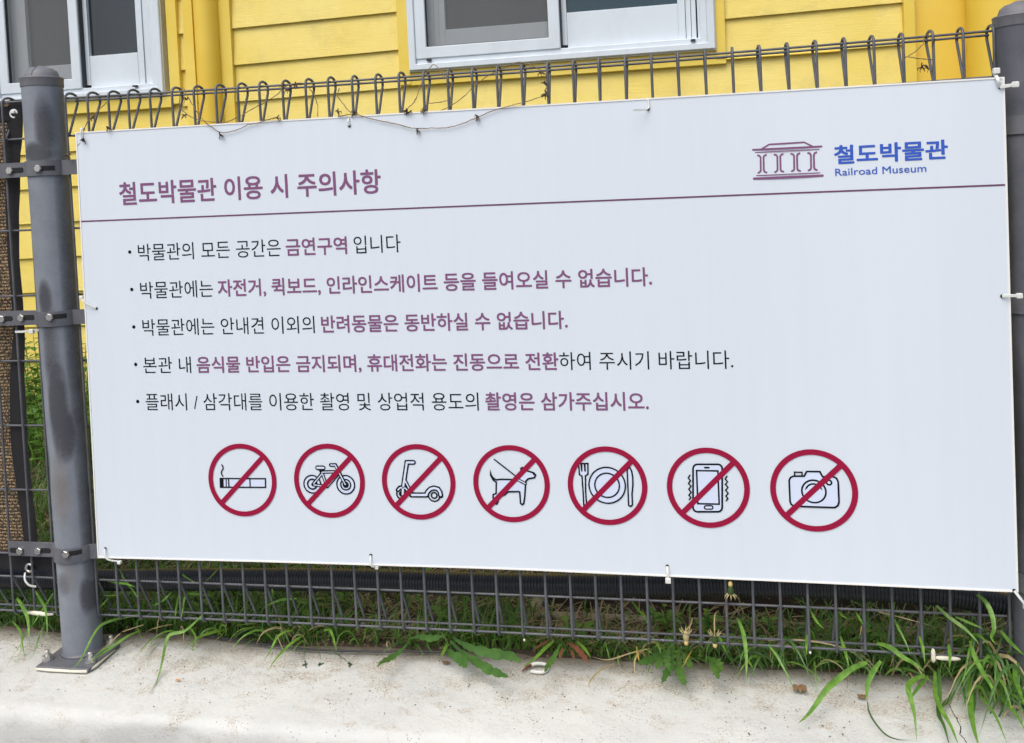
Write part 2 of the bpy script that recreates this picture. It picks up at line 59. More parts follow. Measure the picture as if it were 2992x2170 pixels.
BLADES=[[0, 0.01, [[0.2572, -0.02, 0.1059], [0.2256, -0.0317, 0.0797], [0.1955, -0.0433, 0.0743], [0.1909, -0.055, 0.0533], [0.1883, -0.0667, 0.0231], [0.1942, -0.0944, 0.005], [0.2101, -0.1513, 0.005]]], [0, 0.008, [[0.2305, 0.07, 0.1078], [0.1978, 0.0475, 0.1218], [0.195, 0.025, 0.1268], [0.202, 0.0025, 0.1113], [0.2089, -0.02, 0.0928]]], [0, 0.009, [[0.0655, 0.05, 0.0678], [0.0303, 0.0233, 0.07], [0.0069, -0.0033, 0.0679], [0.003, -0.03, 0.0558], [0.0048, -0.0567, 0.0398], [0.0072, -0.0833, 0.0269], [-0.0031, -0.11, 0.0153]]], [0, 0.008, [[0.0659, 0.05, 0.0318], [0.0576, 0.0125, 0.0372], [0.0356, -0.025, 0.025], [0.0268, -0.0625, 0.0243], [0.0328, -0.1, 0.0275]]], [0, 0.007, [[0.0368, 0.05, 0.0175], [0.0283, 0.0175, 0.0231], [0.0288, -0.015, 0.027], [0.0216, -0.0475, 0.026], [0.0318, -0.08, 0.0313]]], [0, 0.012, [[-0.2127, 0.01, 0.1122], [-0.1826, -0.01, 0.1034], [-0.1559, -0.03, 0.0911], [-0.1368, -0.05, 0.0741], [-0.12, -0.07, 0.0451]]], [0, 0.009, [[-0.1901, 0.04, 0.1164], [-0.1584, 0.0175, 0.107], [-0.1299, -0.005, 0.0982], [-0.1093, -0.0275, 0.0819], [-0.0933, -0.05, 0.0412]]], [0, 0.009, [[-0.1519, 0.05, 0.1081], [-0.1499, 0.02, 0.0933], [-0.144, -0.01, 0.0846], [-0.144, -0.04, 0.0663]]], [0, 0.007, [[-0.1772, 0.05, 0.0413], [-0.1556, 0.0033, 0.0314], [-0.1305, -0.0433, 0.0234], [-0.1066, -0.09, 0.0267]]], [0, 0.008, [[-0.2631, 0.05, 0.0374], [-0.2097, 0.01, 0.0359], [-0.1719, -0.03, 0.027], [-0.1341, -0.07, 0.0221]]], [0, 0.004, [[-0.209, 0.03, 0.0286], [-0.192, -0.0133, 0.0175], [-0.1763, -0.0567, 0.0154], [-0.1601, -0.1, 0.0071]]], [0, 0.004, [[-0.1993, 0.03, 0.0421], [-0.1885, -0.0133, 0.0254], [-0.1542, -0.0567, 0.0291], [-0.1321, -0.1, 0.016]]], [0, 0.008, [[0.0005, 0.08, 0.1582], [0.0291, 0.0533, 0.1447], [0.0684, 0.0267, 0.1324], [0.1017, 0.0, 0.1207]]], [0, 0.007, [[-0.0091, 0.03, 0.1561], [0.0316, 0.01, 0.1587], [0.0785, -0.01, 0.1643], [0.1163, -0.03, 0.1672]]], [0, 0.006, [[0.0394, 0.03, 0.1267], [0.0395, 0.0, 0.1333], [0.0339, -0.03, 0.1467]]], [0, 0.007, [[0.1583, 0.03, 0.1307], [0.1501, 0.005, 0.1217], [0.1417, -0.02, 0.123]]], [0, 0.006, [[0.0092, 0.02, 0.1166], [0.0104, 0.0, 0.1119], [0.0135, -0.02, 0.1114]]], [0, 0.006, [[0.2439, 0.1, 0.1684], [0.248, 0.05, 0.1643], [0.2549, 0.0, 0.1677]]], [0, 0.006, [[0.1349, 0.1, 0.1465], [0.1849, 0.05, 0.157], [0.239, 0.0, 0.1671]]], [0, 0.008, [[0.1442, 0.08, 0.1036], [0.162, 0.04, 0.0921], [0.181, 0.0, 0.0744]]], [0, 0.011, [[0.2612, 0.08, 0.0288], [0.2528, 0.0375, 0.0443], [0.2453, -0.005, 0.0551], [0.2468, -0.0475, 0.062], [0.2516, -0.09, 0.0649]]], [0, 0.006, [[0.1098, 0.08, 0.006], [0.101, 0.0333, 0.0213], [0.1063, -0.0133, 0.0202], [0.1187, -0.06, 0.0267]]], [0, 0.006, [[0.1025, 0.0555, 0.005], [0.1065, 0.015, 0.0106], [0.1387, -0.05, 0.0286]]], [0, 0.007, [[0.1771, 0.06, 0.0424], [0.2067, 0.0325, 0.0395], [0.2253, 0.005, 0.0392], [0.233, -0.0225, 0.0339], [0.2606, -0.05, 0.0519]]], [0, 0.007, [[0.3399, 0.06, 0.0575], [0.3386, 0.005, 0.0792], [0.3383, -0.05, 0.106]]], [0, 0.006, [[0.3286, 0.08, 0.0371], [0.3142, 0.0433, 0.0494], [0.3153, 0.0067, 0.0552], [0.322, -0.03, 0.0569]]], [1, 0.004, [[0.2799, 0.05, 0.0495], [0.2989, -0.02, 0.0652], [0.3079, -0.09, 0.0761]]], [1, 0.004, [[0.1449, 0.05, 0.0496], [0.1349, 0.01, 0.0623], [0.134, -0.03, 0.0721], [0.1471, -0.07, 0.0781]]], [1, 0.004, [[0.0723, 0.05, 0.045], [0.0358, 0.0325, 0.0377], [0.0367, 0.015, 0.0401], [0.02, -0.0025, 0.0252], [-0.0077, -0.02, 0.0051]]], [0, 0.009, [[0.4362, 0.04, 0.0543], [0.4326, 0.01, 0.0665], [0.429, -0.02, 0.0692], [0.4276, -0.05, 0.0581], [0.4254, -0.08, 0.0467]]], [0, 0.009, [[0.4591, 0.04, 0.0455], [0.4505, 0.0075, 0.0467], [0.4451, -0.025, 0.0461], [0.4402, -0.0575, 0.0414], [0.438, -0.09, 0.033]]], [0, 0.008, [[0.5062, 0.04, 0.0576], [0.53, 0.015, 0.0723], [0.5477, -0.01, 0.0723], [0.5624, -0.035, 0.0668], [0.5761, -0.06, 0.0675]]], [0, 0.007, [[0.4434, 0.05, 0.1197], [0.4201, 0.0333, 0.1247], [0.4019, 0.0167, 0.123], [0.3919, 0.0, 0.1218]]], [0, 0.006, [[0.3869, 0.05, 0.1393], [0.4014, 0.025, 0.1388], [0.4083, 0.0, 0.1383]]], [2, 0.003, [[0.4551, 0.05, 0.0527], [0.4756, 0.0067, 0.0411], [0.4936, -0.0367, 0.0357], [0.517, -0.08, 0.0482]]], [2, 0.003, [[0.4829, 0.05, 0.0392], [0.5183, -0.015, 0.0448], [0.5508, -0.08, 0.05]]], [2, 0.003, [[0.4907, 0.05, 0.0395], [0.529, 0.0067, 0.039], [0.5764, -0.0367, 0.0425], [0.6131, -0.08, 0.0546]]], [0, 0.016, [[0.6929, 0.04, 0.0399], [0.6838, 0.01, 0.0356], [0.6719, -0.02, 0.0365], [0.6681, -0.05, 0.0451], [0.6683, -0.08, 0.0519]]], [0, 0.016, [[0.6962, 0.05, 0.0447], [0.7239, 0.0267, 0.0614], [0.7578, 0.0033, 0.0712], [0.7938, -0.02, 0.0916]]], [3, 0.024, [[0.7651, 0.04, 0.0363], [0.7912, 0.015, 0.0363], [0.8167, -0.01, 0.039], [0.8348, -0.035, 0.0428], [0.8448, -0.06, 0.0498]]], [0, 0.022, [[0.7824, 0.05, 0.0441], [0.8161, 0.02, 0.035], [0.8494, -0.01, 0.0361], [0.8818, -0.04, 0.0378], [0.9112, -0.07, 0.0466], [0.9366, -0.1, 0.0578]]], [0, 0.024, [[0.7847, 0.06, 0.0464], [0.8169, 0.038, 0.0424], [0.8532, 0.016, 0.0437], [0.8935, -0.006, 0.0502], [0.9296, -0.028, 0.059], [0.9518, -0.05, 0.0594]]], [0, 0.012, [[0.7748, 0.05, 0.0389], [0.7784, 0.01, 0.0406], [0.7802, -0.03, 0.0475]]], [0, 0.01, [[1.0016, 0.05, 0.055], [0.9892, 0.01, 0.0585], [0.9752, -0.03, 0.058], [0.9576, -0.07, 0.0603]]], [0, 0.016, [[1.0169, 0.04, 0.0538], [1.0121, 0.0075, 0.0517], [1.0078, -0.025, 0.0526], [1.0064, -0.0575, 0.0608], [1.005, -0.09, 0.065]]], [4, 0.013, [[1.0287, 0.04, 0.0591], [1.0515, 0.0067, 0.0657], [1.0711, -0.0267, 0.0681], [1.0858, -0.06, 0.0709]]], [4, 0.01, [[1.0212, 0.04, 0.047], [1.0216, 0.005, 0.0512], [1.0245, -0.03, 0.0584]]], [4, 0.009, [[1.0372, 0.04, 0.0432], [1.0465, 0.005, 0.0503], [1.0533, -0.03, 0.0577]]], [4, 0.007, [[0.9923, 0.05, 0.0557], [0.9776, 0.025, 0.0571], [0.9632, 0.0, 0.0554]]], [0, 0.009, [[1.0504, 0.05, 0.0551], [1.0705, 0.015, 0.0578], [1.0854, -0.02, 0.0586]]], [1, 0.004, [[1.1959, 0.05, 0.0485], [1.1596, 0.02, 0.053], [1.1174, -0.01, 0.0528], [1.0881, -0.04, 0.0737]]], [1, 0.005, [[1.1241, 0.03, 0.024], [1.105, -0.005, 0.0314], [1.0908, -0.04, 0.0339], [1.0859, -0.075, 0.0374], [1.0932, -0.11, 0.0487]]], [5, 0.005, [[1.169, 0.05, 0.0517], [1.1749, 0.005, 0.057], [1.1811, -0.04, 0.0622]]], [0, 0.007, [[1.1607, 0.09, 0.1253], [1.1759, 0.06, 0.1212], [1.1887, 0.03, 0.1246], [1.1964, 0.0, 0.1213]]], [0, 0.011, [[1.3685, 0.03, 0.1281], [1.3761, 0.0025, 0.1174], [1.3792, -0.025, 0.103], [1.3787, -0.0525, 0.0807], [1.3748, -0.08, 0.0594]]], [0, 0.006, [[1.3318, 0.03, 0.0927], [1.339, 0.0, 0.086], [1.3442, -0.03, 0.0886]]], [0, 0.006, [[1.2014, 0.05, 0.0741], [1.2139, 0.01, 0.0768], [1.2217, -0.03, 0.08]]], [5, 0.004, [[1.2783, 0.04, 0.0533], [1.2697, 0.0, 0.058], [1.2592, -0.04, 0.0588]]], [0, 0.007, [[1.3776, 0.03, 0.0547], [1.3861, -0.005, 0.0602], [1.3922, -0.04, 0.0641]]], [0, 0.006, [[1.4223, 0.0, 0.0946], [1.4361, -0.0267, 0.0852], [1.4509, -0.0533, 0.066], [1.4604, -0.08, 0.0509]]], [0, 0.016, [[1.6008, 0.0, 0.0692], [1.569, -0.0217, 0.0662], [1.5393, -0.0433, 0.0551], [1.5182, -0.065, 0.0491], [1.4951, -0.0867, 0.0308], [1.4765, -0.1083, 0.0217], [1.4589, -0.13, 0.0201]]], [0, 0.014, [[1.6248, 0.0, 0.0727], [1.6092, -0.0175, 0.0641], [1.5957, -0.035, 0.0517], [1.5892, -0.0525, 0.0401], [1.5866, -0.07, 0.0312]]], [2, 0.005, [[1.5867, -0.07, 0.0332], [1.5856, -0.09, 0.0262], [1.592, -0.11, 0.0182], [1.6045, -0.13, 0.011], [1.6205, -0.15, 0.0155], [1.6434, -0.17, 0.0281]]], [0, 0.014, [[1.6942, -0.03, 0.0672], [1.6691, -0.056, 0.0696], [1.6537, -0.082, 0.0708], [1.6531, -0.108, 0.0592], [1.6522, -0.134, 0.0464], [1.6481, -0.16, 0.0188]]], [0, 0.009, [[1.7114, 0.02, 0.0389], [1.6897, -0.0133, 0.0389], [1.6684, -0.0467, 0.0374], [1.6533, -0.08, 0.0411]]], [0, 0.013, [[1.7235, 0.02, 0.0482], [1.71, -0.0325, 0.0361], [1.7061, -0.085, 0.0372], [1.7087, -0.1375, 0.0366], [1.7084, -0.19, 0.0303]]], [3, 0.012, [[1.7295, 0.02, 0.0528], [1.72, -0.0225, 0.0311], [1.7069, -0.065, 0.0174], [1.7053, -0.1075, 0.0183], [1.7028, -0.15, 0.0087]]], [0, 0.016, [[1.7806, 0.02, 0.062], [1.7674, -0.035, 0.0452], [1.7542, -0.09, 0.0312], [1.7438, -0.145, 0.0338], [1.7365, -0.2, 0.0349]]], [0, 0.012, [[1.7803, 0.0, 0.1189], [1.7789, -0.03, 0.1051], [1.7829, -0.06, 0.0926], [1.7882, -0.09, 0.0833], [1.785, -0.12, 0.0724]]], [0, 0.01, [[1.7911, 0.02, 0.02], [1.7871, -0.0533, 0.0362], [1.7833, -0.1267, 0.0508], [1.7774, -0.2, 0.0491]]], [0, 0.013, [[1.8212, 0.01, 0.0316], [1.8203, -0.0533, 0.0383], [1.8182, -0.1167, 0.0511], [1.8129, -0.18, 0.058]]], [0, 0.012, [[1.7885, -0.02, 0.2143], [1.7986, -0.036, 0.2076], [1.8035, -0.052, 0.191], [1.801, -0.068, 0.1744], [1.7914, -0.084, 0.1679], [1.7935, -0.1, 0.1632]]], [0, 0.01, [[1.7266, 0.01, 0.177], [1.7443, -0.0025, 0.1626], [1.7617, -0.015, 0.1527], [1.7732, -0.0275, 0.1449], [1.7843, -0.04, 0.1332]]], [0, 0.007, [[1.7565, 0.0, 0.1619], [1.7776, -0.02, 0.16], [1.7943, -0.04, 0.1603]]], [0, 0.008, [[1.7845, 0.0, 0.1317], [1.7922, -0.02, 0.1379], [1.7992, -0.04, 0.1319]]], [0, 0.006, [[1.5032, 0.02, 0.1564], [1.5112, -0.01, 0.1472], [1.5211, -0.04, 0.1474]]], [0, 0.006, [[1.5554, 0.02, 0.1543], [1.5594, 0.0, 0.1553], [1.5653, -0.02, 0.1592]]], [0, 0.006, [[1.5869, 0.02, 0.1535], [1.5913, 0.0, 0.1481], [1.5936, -0.02, 0.1484]]], [0, 0.007, [[1.637, 0.04, 0.1462], [1.653, 0.02, 0.1434], [1.6583, 0.0, 0.1342], [1.6652, -0.02, 0.1191], [1.669, -0.04, 0.1045]]], [0, 0.013, [[1.6215, 0.02, 0.0966], [1.641, -0.0025, 0.1005], [1.6595, -0.025, 0.0941], [1.6756, -0.0475, 0.0943], [1.6853, -0.07, 0.0925]]], [0, 0.009, [[1.5598, 0.04, 0.0966], [1.562, 0.005, 0.0861], [1.5638, -0.03, 0.0725]]], [0, 0.007, [[1.4963, 0.02, 0.1057], [1.4924, 0.0, 0.0938], [1.4901, -0.02, 0.0867]]], [0, 0.009, [[1.7435, 0.0, 0.1108], [1.7373, -0.03, 0.1029], [1.7281, -0.06, 0.0936]]], [0, 0.008, [[1.6933, 0.0, 0.1231], [1.693, -0.025, 0.1147], [1.6902, -0.05, 0.0964]]], [0, 0.014, [[1.8575, 0.0, 0.0894], [1.8391, -0.05, 0.0843], [1.8298, -0.1, 0.0815], [1.8236, -0.15, 0.0825]]], [0, 0.012, [[1.8413, 0.01, 0.0707], [1.8365, -0.04, 0.0726], [1.8276, -0.09, 0.0757]]], [0, 0.012, [[1.8258, 0.0, 0.0353], [1.831, -0.05, 0.0534], [1.8381, -0.1, 0.0583]]], [0, 0.01, [[1.8323, 0.0, 0.1403], [1.8394, -0.03, 0.1329], [1.8532, -0.06, 0.1247]]], [3, 0.01, [[1.8041, 0.03, 0.0345], [1.7983, -0.035, 0.0429], [1.7916, -0.1, 0.0534]]], [3, 0.01, [[1.7584, 0.03, 0.0082], [1.7353, -0.0133, 0.0121], [1.713, -0.0567, 0.0232], [1.6947, -0.1, 0.0291]]], [3, 0.01, [[1.769, 0.03, 0.0346], [1.7571, -0.035, 0.0487], [1.7428, -0.1, 0.0503]]], [3, 0.01, [[1.7883, 0.03, 0.0271], [1.7728, -0.045, 0.0388], [1.7505, -0.12, 0.0486]]], [1, 0.004, [[1.6187, 0.05, 0.1494], [1.6338, 0.0333, 0.1492], [1.6703, 0.0167, 0.148], [1.7153, 0.0, 0.1432]]], [1, 0.004, [[1.4259, 0.05, 0.0761], [1.488, 0.0333, 0.0887], [1.5518, 0.0167, 0.0883], [1.5812, 0.0, 0.0832]]], [5, 0.004, [[1.604, 0.05, 0.1378], [1.5971, 0.025, 0.1276], [1.5882, 0.0, 0.1158]]], [3, 0.022, [[1.2316, 0.05, 0.048], [1.2043, 0.005, 0.0518], [1.1765, -0.04, 0.0652]]], [3, 0.022, [[1.2407, 0.05, 0.0531], [1.2368, 0.0, 0.045], [1.2226, -0.05, 0.036]]], [3, 0.024, [[1.2491, 0.05, 0.0398], [1.2538, -0.005, 0.0375], [1.2657, -0.06, 0.0376]]], [3, 0.02, [[1.2581, 0.05, 0.0448], [1.2694, 0.005, 0.0508], [1.2802, -0.04, 0.06]]], [3, 0.02, [[1.245, 0.05, 0.0487], [1.2218, 0.005, 0.0528], [1.2125, -0.04, 0.0562]]], [0, 0.018, [[1.2368, 0.04, 0.0626], [1.2307, 0.0, 0.0559], [1.2377, -0.04, 0.051]]], [3, 0.02, [[1.3105, 0.04, 0.0391], [1.3204, -0.005, 0.0456], [1.3274, -0.05, 0.0486]]], [3, 0.018, [[1.3064, 0.04, 0.0434], [1.3292, -0.005, 0.0549], [1.332, -0.05, 0.0618]]]]
EDGE_B=[[0.01876, 0.22403], [0.11102, 0.22493], [0.20166, 0.22581], [0.29072, 0.22667], [0.37823, 0.22747], [0.46423, 0.22795], [0.54875, 0.22832], [0.63186, 0.22869], [0.71358, 0.22905], [0.79394, 0.22941], [0.87298, 0.22975], [0.95072, 0.22977], [1.02717, 0.22905], [1.1024, 0.22825], [1.17643, 0.22746], [1.2493, 0.22668], [1.32103, 0.22592], [1.39165, 0.22517], [1.46102, 0.22526], [1.52871, 0.22698], [1.59462, 0.22956], [1.65886, 0.23234], [1.72172, 0.23478], [1.78365, 0.2364], [1.84521, 0.23673]]
EDGE_T=[[0.02932, 1.14414], [0.12121, 1.14373], [0.21147, 1.14334], [0.30014, 1.14295], [0.38726, 1.14257], [0.47286, 1.1422], [0.557, 1.14183], [0.6397, 1.14147], [0.72101, 1.14111], [0.80095, 1.14076], [0.87957, 1.14042], [0.95689, 1.14008], [1.03295, 1.13975], [1.10778, 1.13942], [1.1814, 1.1391], [1.25385, 1.13879], [1.32515, 1.13847], [1.39534, 1.13817], [1.46424, 1.13768], [1.53145, 1.13689], [1.59688, 1.13593], [1.66065, 1.13495], [1.72305, 1.13405], [1.78452, 1.13333], [1.84562, 1.13287]]
CRACK=[[1.7392, -0.0083], [1.7387, -0.0353], [1.7406, -0.056], [1.7387, -0.08], [1.733, -0.0972], [1.7359, -0.1132], [1.7368, -0.1321]]
SCRAPS=[[0.238, -0.089, 0.0], [1.478, 0.007, 0.0], [1.588, -0.006, 0.0], [0.967, 0.03, 0.0], [0.775, 0.033, 0.0], [0.811, 0.021, 0.0], [0.769, -0.115, 0.0]]
HOLES={"tr1": [1.8394, 1.1173], "tr_top": [1.8363, 1.1423], "tr_r": [1.8624, 1.1197], "mr": [1.8336, 0.7566], "mrh": [1.8586, 0.757], "ml": [0.052, 0.7675], "mlh": [0.0195, 0.7889], "bl": [0.0376, 0.244], "bl2": [0.0685, 0.2166], "b2": [0.6425, 0.2482], "b2b": [0.6519, 0.2216], "b3": [1.2397, 0.246], "b3b": [1.2403, 0.2218], "br": [1.8398, 0.2383], "brb": [1.8578, 0.2123], "tm": [1.239, 1.1198], "tm2": [1.2125, 1.1193], "tl": [0.0449, 1.1494], "tl2": [0.0452, 1.1277], "t2": [0.6442, 1.1352], "t22": [0.6447, 1.1234]}
NET_A=[[-0.1537, 0.02, 1.2288], [-0.161, 0.02, 1.1882], [-0.1698, 0.02, 1.1387], [-0.1776, 0.02, 1.089], [-0.1821, 0.02, 1.0026], [-0.1834, 0.02, 0.9649], [-0.1843, 0.02, 0.8766], [-0.1832, 0.02, 0.7753], [-0.1813, 0.02, 0.7245], [-0.198, 0.02, 0.6165], [-0.205, 0.02, 0.5218], [-0.203, 0.02, 0.3934], [-0.1932, 0.02, 0.2905], [-0.1859, 0.02, 0.2133]]
NET_B=[[-0.1225, 0.02, 1.2281], [-0.1234, 0.02, 1.1735], [-0.1273, 0.02, 1.1363], [-0.1362, 0.02, 1.0919], [-0.1455, 0.02, 1.001], [-0.1492, 0.02, 0.9635], [-0.1537, 0.02, 0.8756], [-0.1531, 0.02, 0.7746], [-0.1531, 0.02, 0.724], [-0.1599, 0.02, 0.6162], [-0.1632, 0.02, 0.5219], [-0.1625, 0.02, 0.394], [-0.1571, 0.02, 0.2914], [-0.1548, 0.02, 0.2039]]
DANDELION=[[[1.2695, -0.01, 0.1075], [1.2821, 0.03, 0.1242]], [[1.3235, -0.01, 0.1057], [1.3193, 0.04, 0.0396]], [[1.3565, -0.01, 0.1992], [1.3441, 0.05, 0.1128]]]
SIGN_C=[[0.02932, 1.14414], [1.84562, 1.13287], [1.84521, 0.23673], [0.01859, 0.22403]]

# ------------------------------------------------------------ helpers
def tag(o, label=None, cat=None, group=None, kind=None):
    if label: o['label'] = label
    if cat: o['category'] = cat
    if group: o['group'] = group
    if kind: o['kind'] = kind
    return o

def empty(name, loc=(0, 0, 0), label=None, cat=None, group=None):
    o = bpy.data.objects.new(name, None)
    COL.objects.link(o)
    o.location = loc
    return tag(o, label, cat, group)

def link(name, me, parent=None, mat=None, smooth=False):
    if mat is not None and not me.materials: me.materials.append(mat)
    if smooth:
        for p in me.polygons: p.use_smooth = True
    o = bpy.data.objects.new(name, me)
    COL.objects.link(o)
    if parent is not None:
        o.parent = parent
        if parent.type == 'EMPTY': o.matrix_parent_inverse = Matrix.Translation(parent.location).inverted()
    return o

class MB:
    def __init__(s): s.v = []; s.f = []
    def add(s, v, f):
        b = len(s.v); s.v += [tuple(p) for p in v]; s.f += [tuple(b + i for i in q) for q in f]; return s
    def box(s, x0, x1, y0, y1, z0, z1, bev=0):
        if bev:
            b = bev
            # chamfered box: three nested loops
            def L(x0, x1, y0, y1, z): return [(x0, y0, z), (x1, y0, z), (x1, y1, z), (x0, y1, z)]
            v = L(x0 + b, x1 - b, y0 + b, y1 - b, z0) + L(x0, x1, y0, y1, z0 + b) + L(x0, x1, y0, y1, z1 - b) + L(x0 + b, x1 - b, y0 + b, y1 - b, z1)
            f = [(3, 2, 1, 0), (12, 13, 14, 15)]
            for k in range(3):
                for i in range(4): f.append((k * 4 + i, k * 4 + (i + 1) % 4, k * 4 + 4 + (i + 1) % 4, k * 4 + 4 + i))
            return s.add(v, f)
        v = [(x, y, z) for z in (z0, z1) for y in (y0, y1) for x in (x0, x1)]
        return s.add(v, [(0, 2, 3, 1), (4, 5, 7, 6), (0, 1, 5, 4), (1, 3, 7, 5), (3, 2, 6, 7), (2, 0, 4, 6)])
    def tube(s, pts, r, n=8, cap=True):
        pts = [Vector(p) for p in pts]
        rs = r if isinstance(r, (list, tuple)) else [r] * len(pts)
        t0 = (pts[1] - pts[0]).normalized()
        u = t0.orthogonal().normalized()
        v = []
        for i, p in enumerate(pts):
            t = (pts[min(i + 1, len(pts) - 1)] - pts[max(i - 1, 0)]).normalized()
            u = (u - t * u.dot(t)).normalized(); w = t.cross(u)
            v += [p + (u * cos(2 * pi * k / n) + w * sin(2 * pi * k / n)) * rs[i] for k in range(n)]
        f = []
        for i in range(len(pts) - 1):
            for k in range(n): f.append((i * n + k, i * n + (k + 1) % n, (i + 1) * n + (k + 1) % n, (i + 1) * n + k))
        if cap:
            f.append(tuple(range(n - 1, -1, -1))); f.append(tuple((len(pts) - 1) * n + k for k in range(n)))
        return s.add(v, f)
    def lathe(s, prof, n=40, c=(0, 0, 0)):
        v = []; m = len(prof)
        for r, z in prof: v += [(c[0] + r * cos(2 * pi * k / n), c[1] + r * sin(2 * pi * k / n), c[2] + z) for k in range(n)]
        f = [(i * n + k, i * n + (k + 1) % n, (i + 1) * n + (k + 1) % n, (i + 1) * n + k) for i in range(m - 1) for k in range(n)]
        if prof[0][0] > 0: f.append(tuple(range(n - 1, -1, -1)))
        if prof[-1][0] > 0: f.append(tuple((m - 1) * n + k for k in range(n)))
        return s.add(v, f)
    def mesh(s, name):
        me = bpy.data.meshes.new(name); me.from_pydata(s.v, [], s.f); me.update(); return me
    def build(s, name, mat, parent=None, smooth=False):
        return link(name, s.mesh(name), parent, mat, smooth)

def spline(pts, n=4):
    P = [Vector(p) for p in pts]; out = []
    P = [P[0] * 2 - P[1]] + P + [P[-1] * 2 - P[-2]]
    for i in range(1, len(P) - 2):
        for k in range(n):
            t = k / n
            out.append(.5 * ((2 * P[i]) + (-P[i - 1] + P[i + 1]) * t + (2 * P[i - 1] - 5 * P[i] + 4 * P[i + 1] - P[i + 2]) * t * t + (-P[i - 1] + 3 * P[i] - 3 * P[i + 1] + P[i + 2]) * t ** 3))
    out.append(P[-2]); return out

def autosmooth(me, deg=35):
    for p in me.polygons: p.use_smooth = True
    try: me.set_sharp_from_angle(angle=radians(deg))
    except Exception: pass

# ------------------------------------------------------------ materials
def rgb(r, g, b):
    return tuple((c / 255 / 12.92) if c / 255 < .04045 else ((c / 255 + .055) / 1.055) ** 2.4 for c in (r, g, b)) + (1,)

class Mat:
    def __init__(s, name, col=(.5, .5, .5), rough=.6, metal=0, spec=.5):
        s.m = bpy.data.materials.new(name); s.m.use_nodes = True
        s.nt = s.m.node_tree; s.b = s.nt.nodes['Principled BSDF']
        s.b.inputs['Base Color'].default_value = (*col[:3], 1)
        s.b.inputs['Roughness'].default_value = rough
        s.b.inputs['Metallic'].default_value = metal
        s.b.inputs['Specular IOR Level'].default_value = spec
        s.tc = None
    def n(s, t, **kw):
        q = s.nt.nodes.new('ShaderNode' + t)
        for k, v in kw.items():
            if k in q.inputs: q.inputs[k].default_value = v
            else: setattr(q, k, v)
        return q
    def l(s, a, b): s.nt.links.new(a, b)
    def coord(s, scale=(1, 1, 1), kind='Object'):
        t = s.n('TexCoord'); mp = s.n('Mapping'); mp.inputs['Scale'].default_value = scale
        if kind == 'World':
            g = s.n('NewGeometry'); s.l(g.outputs['Position'], mp.inputs[0])
        else: s.l(t.outputs[kind], mp.inputs[0])
        return mp.outputs[0]
    def noise(s, scale, detail=4, rough=.6, cs=(1, 1, 1), kind='World', dist=0):
        q = s.n('TexNoise'); q.inputs['Scale'].default_value = scale; q.inputs['Detail'].default_value = detail
        q.inputs['Roughness'].default_value = rough; q.inputs['Distortion'].default_value = dist
        s.l(s.coord(cs, kind), q.inputs['Vector']); return q.outputs[0]
    def ramp(s, fac, stops):
        r = s.n('ValToRGB'); e = r.color_ramp.elements
        while len(e) < len(stops): e.new(.5)
        for k, (p, c) in enumerate(stops):
            e[k].position = p; e[k].color = (*c[:3], 1) if not isinstance(c, (int, float)) else (c, c, c, 1)
        s.l(fac, r.inputs[0]); return r.outputs[0]
    def mix(s, fac, a, b, mode='MIX'):
        q = s.n('Mix', data_type='RGBA', blend_type=mode)
        for v, i in ((fac, 0), (a, 6), (b, 7)):
            if isinstance(v, bpy.types.NodeSocket): s.l(v, q.inputs[i])
            else: q.inputs[i].default_value = v if i == 0 else (*v[:3], 1)
        return q.outputs[2]
    def math(s, op, a, b=0, c=None):
        q = s.n('Math', operation=op)
        for i, v in enumerate((a, b, c)):
            if v is None: continue
            if isinstance(v, bpy.types.NodeSocket): s.l(v, q.inputs[i])
            else: q.inputs[i].default_value = v
        return q.outputs[0]
    def col(s, v): s.l(v, s.b.inputs['Base Color']); return s
    def bump(s, h, strength=.3, dist=.001, prev=None):
        q = s.n('Bump'); q.inputs['Strength'].default_value = strength; q.inputs['Distance'].default_value = dist
        s.l(h, q.inputs['Height'])
        if prev is not None: s.l(prev, q.inputs['Normal'])
        s.l(q.outputs[0], s.b.inputs['Normal']); return q.outputs[0]

# sign panel: white coated sheet, faint dirt streaks
m = Mat('sign_white', (.80, .82, .85), .38)
st = m.noise(6, 3, .6, (6, 1, .35))
m.col(m.mix(m.ramp(st, [(.35, 0), (.75, 1)]), (.680, .752, .818), (.696, .768, .830)))
sp = m.noise(190, 2)
SIGN = m.m
EDGE = Mat('panel_edge', (.86, .85, .80), .5).m
PURPLE = Mat('print_purple', rgb(130, 86, 124), .6, 0, .2).m
RULE = Mat('print_rule_purple', rgb(108, 70, 100), .6, 0, .2).m
INK = Mat('print_ink', rgb(14, 20, 28), .6, 0, .15).m
BLUE = Mat('print_blue', rgb(56, 94, 190), .6, 0, .2).m
RED = Mat('print_red', rgb(152, 20, 60), .55, 0, .2).m
PALE = Mat('print_pale_blue', (.66, .74, .90), .45).m
WHITE = Mat('print_white', (.84, .85, .88), .45).m

